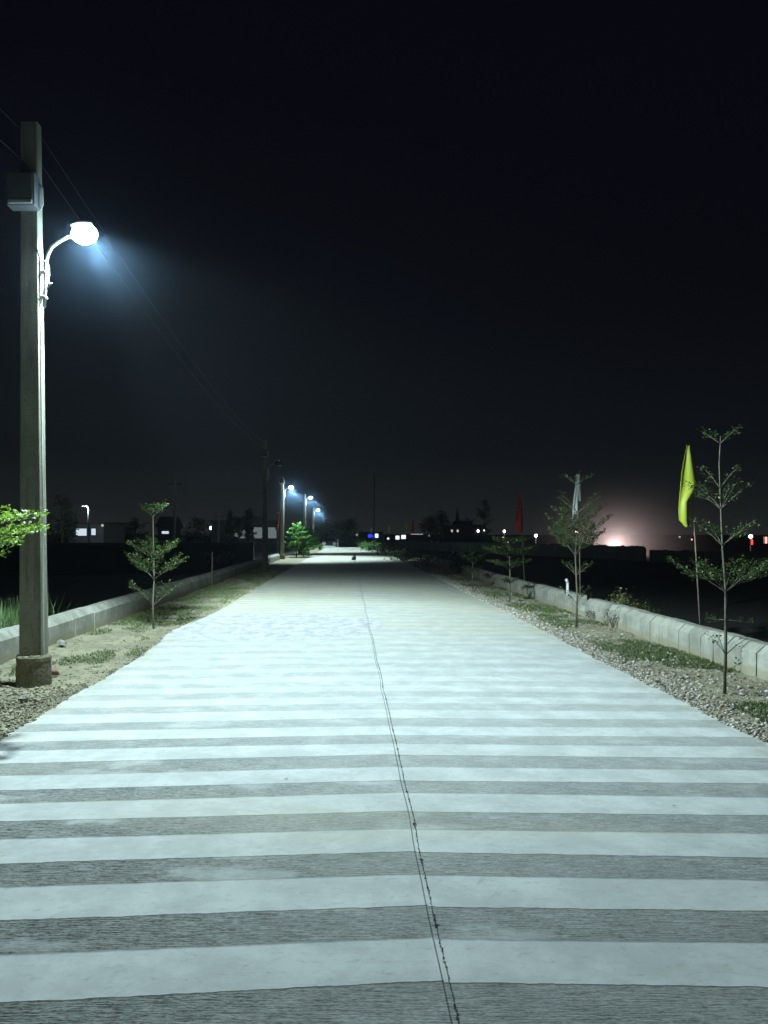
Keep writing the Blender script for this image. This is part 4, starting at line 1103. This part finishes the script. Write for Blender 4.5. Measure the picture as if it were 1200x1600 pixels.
# the strong light behind the wall with an added scattering cloud round it
fl = far_lamp(962, 862, 80, .25, 'bulb', 'strong floodlight hidden behind the panel wall, its glow rising above')
FL = bpy.data.lights.new('flood_glow', 'POINT'); FL.energy = 1500; FL.color = (1.0, .80, .78); FL.shadow_soft_size = .3
o = bpy.data.objects.new('flood_glow', FL); col.objects.link(o); o.parent = fl; o.location = (0, .2, at(0, 857, 80).z - FIELD_Z)

# street light by the lit house, and thin masts
def house_lamp():
    Y = 66.0; c = at(139, 848, Y); top = at(139, 790, Y).z - FIELD_Z
    rt = empty('street_lamp', (c.x, Y, FIELD_Z)); tag(rt, 'slim pale lamp post with curved top before the house with lit windows', 'street lamp')
    MB().tube([(0, 0, 0), (0, 0, top - .3), (-.06, 0, top - .06), (-.25, 0, top)], [.12, .09, .06, .05], 9).build('pole', M['galv'], rt, smooth=True)
    hd = MB().box((-.42, 0, top), (.4, .2, .1)).build('lamp_head', M['lampbody'], rt, bevel=.02)
    MB().box((-.42, 0, top - .07), (.26, .16, .05)).build('lens', M['bulbdim'], hd)
    L = bpy.data.lights.new('house_lamp_light', 'POINT'); L.energy = 420; L.color = (.8, .96, 1); L.shadow_soft_size = .08
    o = bpy.data.objects.new('house_lamp_light', L); col.objects.link(o); o.parent = rt; o.location = (-.42, 0, top - .25)
house_lamp()
def mast(px, r0, r1, Y, rad, label, m='bamboo'):
    a = at(px, r0, Y)
    rt = empty('utility_pole', (a.x, Y, FIELD_Z)); tag(rt, label, 'utility pole')
    h = a.z - FIELD_Z
    MB().tube([(-.1, 0, 0), (0, 0, h)], [rad, rad * .6], 7).build('pole', M[m], rt)
    MB().box((-.02, 0, h * .93), (rad * 9, rad * .8, rad * .8)).build('crossarm', M['iron'], rt)
mast(274, 747, 0, 60, .12, 'dim tall utility pole behind the left sapling', 'pole')
mast(585, 738, 0, 160, .13, 'dark tall mast beyond the road end by the blue shop', 'iron')
mast(342, 802, 0, 80, .10, 'short dim pole left of the columnar trees', 'pole')

# ------------------------------------------------------------------ parked car at the road end
def car():
    Y = 93.0; c = at(515, 853, Y)
    rt = empty('parked_car', (c.x, Y, -.30)); tag(rt, 'dark parked car with pale lamps seen end on at the far end of the road', 'car')
    prof = [(-1.9, .28), (-1.92, .62), (-1.75, .86), (-1.25, .98), (-.7, 1.42), (.75, 1.46), (1.45, 1.02), (1.85, .92), (1.92, .55), (1.88, .28)]
    n = len(prof); vs = []; fs = []
    W_ = (.80, .86, .86, .80)
    for s_, wv in ((-1, 1), (1, 1)):
        for y_, z_ in prof: vs.append((s_ * (.84 if z_ < 1.0 else .68), y_, z_))
    fs = [tuple(range(n))[::-1], tuple(range(n, 2 * n))] + [(i, (i + 1) % n, (i + 1) % n + n, i + n) for i in range(n)]
    MB().add(vs, fs).build('body', M['darkcar'], rt, bevel=.05)
    MB().box((0, -1.02, 1.19), (1.2, .03, .40), rx=-.86).build('windscreen', M['darkglass'], rt)
    for s_ in (-1, 1):
        MB().box((s_ * .745, .05, 1.20), (.05, 1.35, .30)).build('side_window', M['darkglass'], rt)
        MB().blob((s_ * .62, -1.90, .70), (.24, .06, .17), 10, 6).build('headlight', M['pvc'], rt, smooth=True)
        for y_ in (-1.2, 1.2):
            w_ = MB(); w_.tube([(s_ * .86, y_, .30), (s_ * .68, y_, .30)], .30, 16); wh = w_.build('wheel', M['rubber'], rt)
            MB().tube([(s_ * .87, y_, .30), (s_ * .84, y_, .30)], .17, 12).build('rim', M['galv'], wh)
    MB().box((0, -1.94, .60), (.80, .04, .16)).build('grille', M['rubber'], rt)
    MB().box((0, -1.96, .36), (1.5, .08, .14)).build('bumper', M['carpaint'], rt)
car()

# ------------------------------------------------------------------ air: thin even haze, plus volumes added to spread glow at floodlight and lamps
def volume(name, density, aniso, colr=(.9, .95, 1.0)):
    m = bpy.data.materials.new(name); m.use_nodes = True; t = m.node_tree; t.nodes.clear()
    o = t.nodes.new('ShaderNodeOutputMaterial'); v = t.nodes.new('ShaderNodeVolumePrincipled')
    v.inputs['Color'].default_value = (*colr, 1); v.inputs['Density'].default_value = density; v.inputs['Anisotropy'].default_value = aniso
    t.links.new(v.outputs[0], o.inputs['Volume'])
    return m
def cloud(name, dens, size, power=2.2, colr=(1, .93, .92)):
    n = NT(name); n.t.nodes.remove(n.b)
    sp = n.coord(tuple(1 / q for q in size))
    ln = n.node('ShaderNodeVectorMath', operation='LENGTH'); n.t.links.new(sp, ln.inputs[0])
    f = n.math('SUBTRACT', 1.0, ln.outputs['Value'], clamp=True)
    v = n.node('ShaderNodeVolumePrincipled'); v.inputs['Color'].default_value = (*colr, 1)
    n.put(v.inputs['Density'], n.math('MULTIPLY', n.math('POWER', f, power), dens))
    n.t.links.new(v.outputs[0], n.out.inputs['Volume'])
    return n.m
hz = MB().box((0, 145, 14.0), (380, 420, 32)).build('haze', volume('thin_haze', .00022, .2, (.72, .86, 1.0)))
hz.location.z = -1.0
tag(hz, 'thin night haze over the road and fields', 'haze', kind='stuff')
sm = MB().blob((0, 0, 0), (14, 11, 9), 28, 18).build('glow_cloud', cloud('glow_scatter', .13, (14, 11, 9), 3.0), smooth=True)  # added volume, lets a weaker floodlight make a wide glow
sm.location = (27.8, 79, .4)
tag(sm, 'glowing cloud added over the floodlight behind the panel wall', 'glow_cloud', kind='stuff')

for (px, row, Y, rad, dens, lab) in ((118, 352, 8.05, 1.6, .006, 'pale glowing mist added round the nearest lit lamp'), (456, 763, 48, 2.6, .022, 'pale glowing mist added under the lit lamp with the box'),
                                (482, 777, 70, 2.6, .022, 'pale glowing mist added under the lit lamp behind the saplings'), (496, 799, 84, 2.6, .022, 'pale glowing mist added under the farthest lit lamp')):
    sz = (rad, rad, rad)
    o = MB().blob((0, 0, 0), sz, 24, 16).build('halo', cloud('lamp_halo', dens, sz, 2.6, (.36, .62, 1.0)), smooth=True)  # halo built as an added volume; the nearest one imitates lens bloom
    o.location = at(px, row, Y); tag(o, lab, 'halo', kind='stuff')
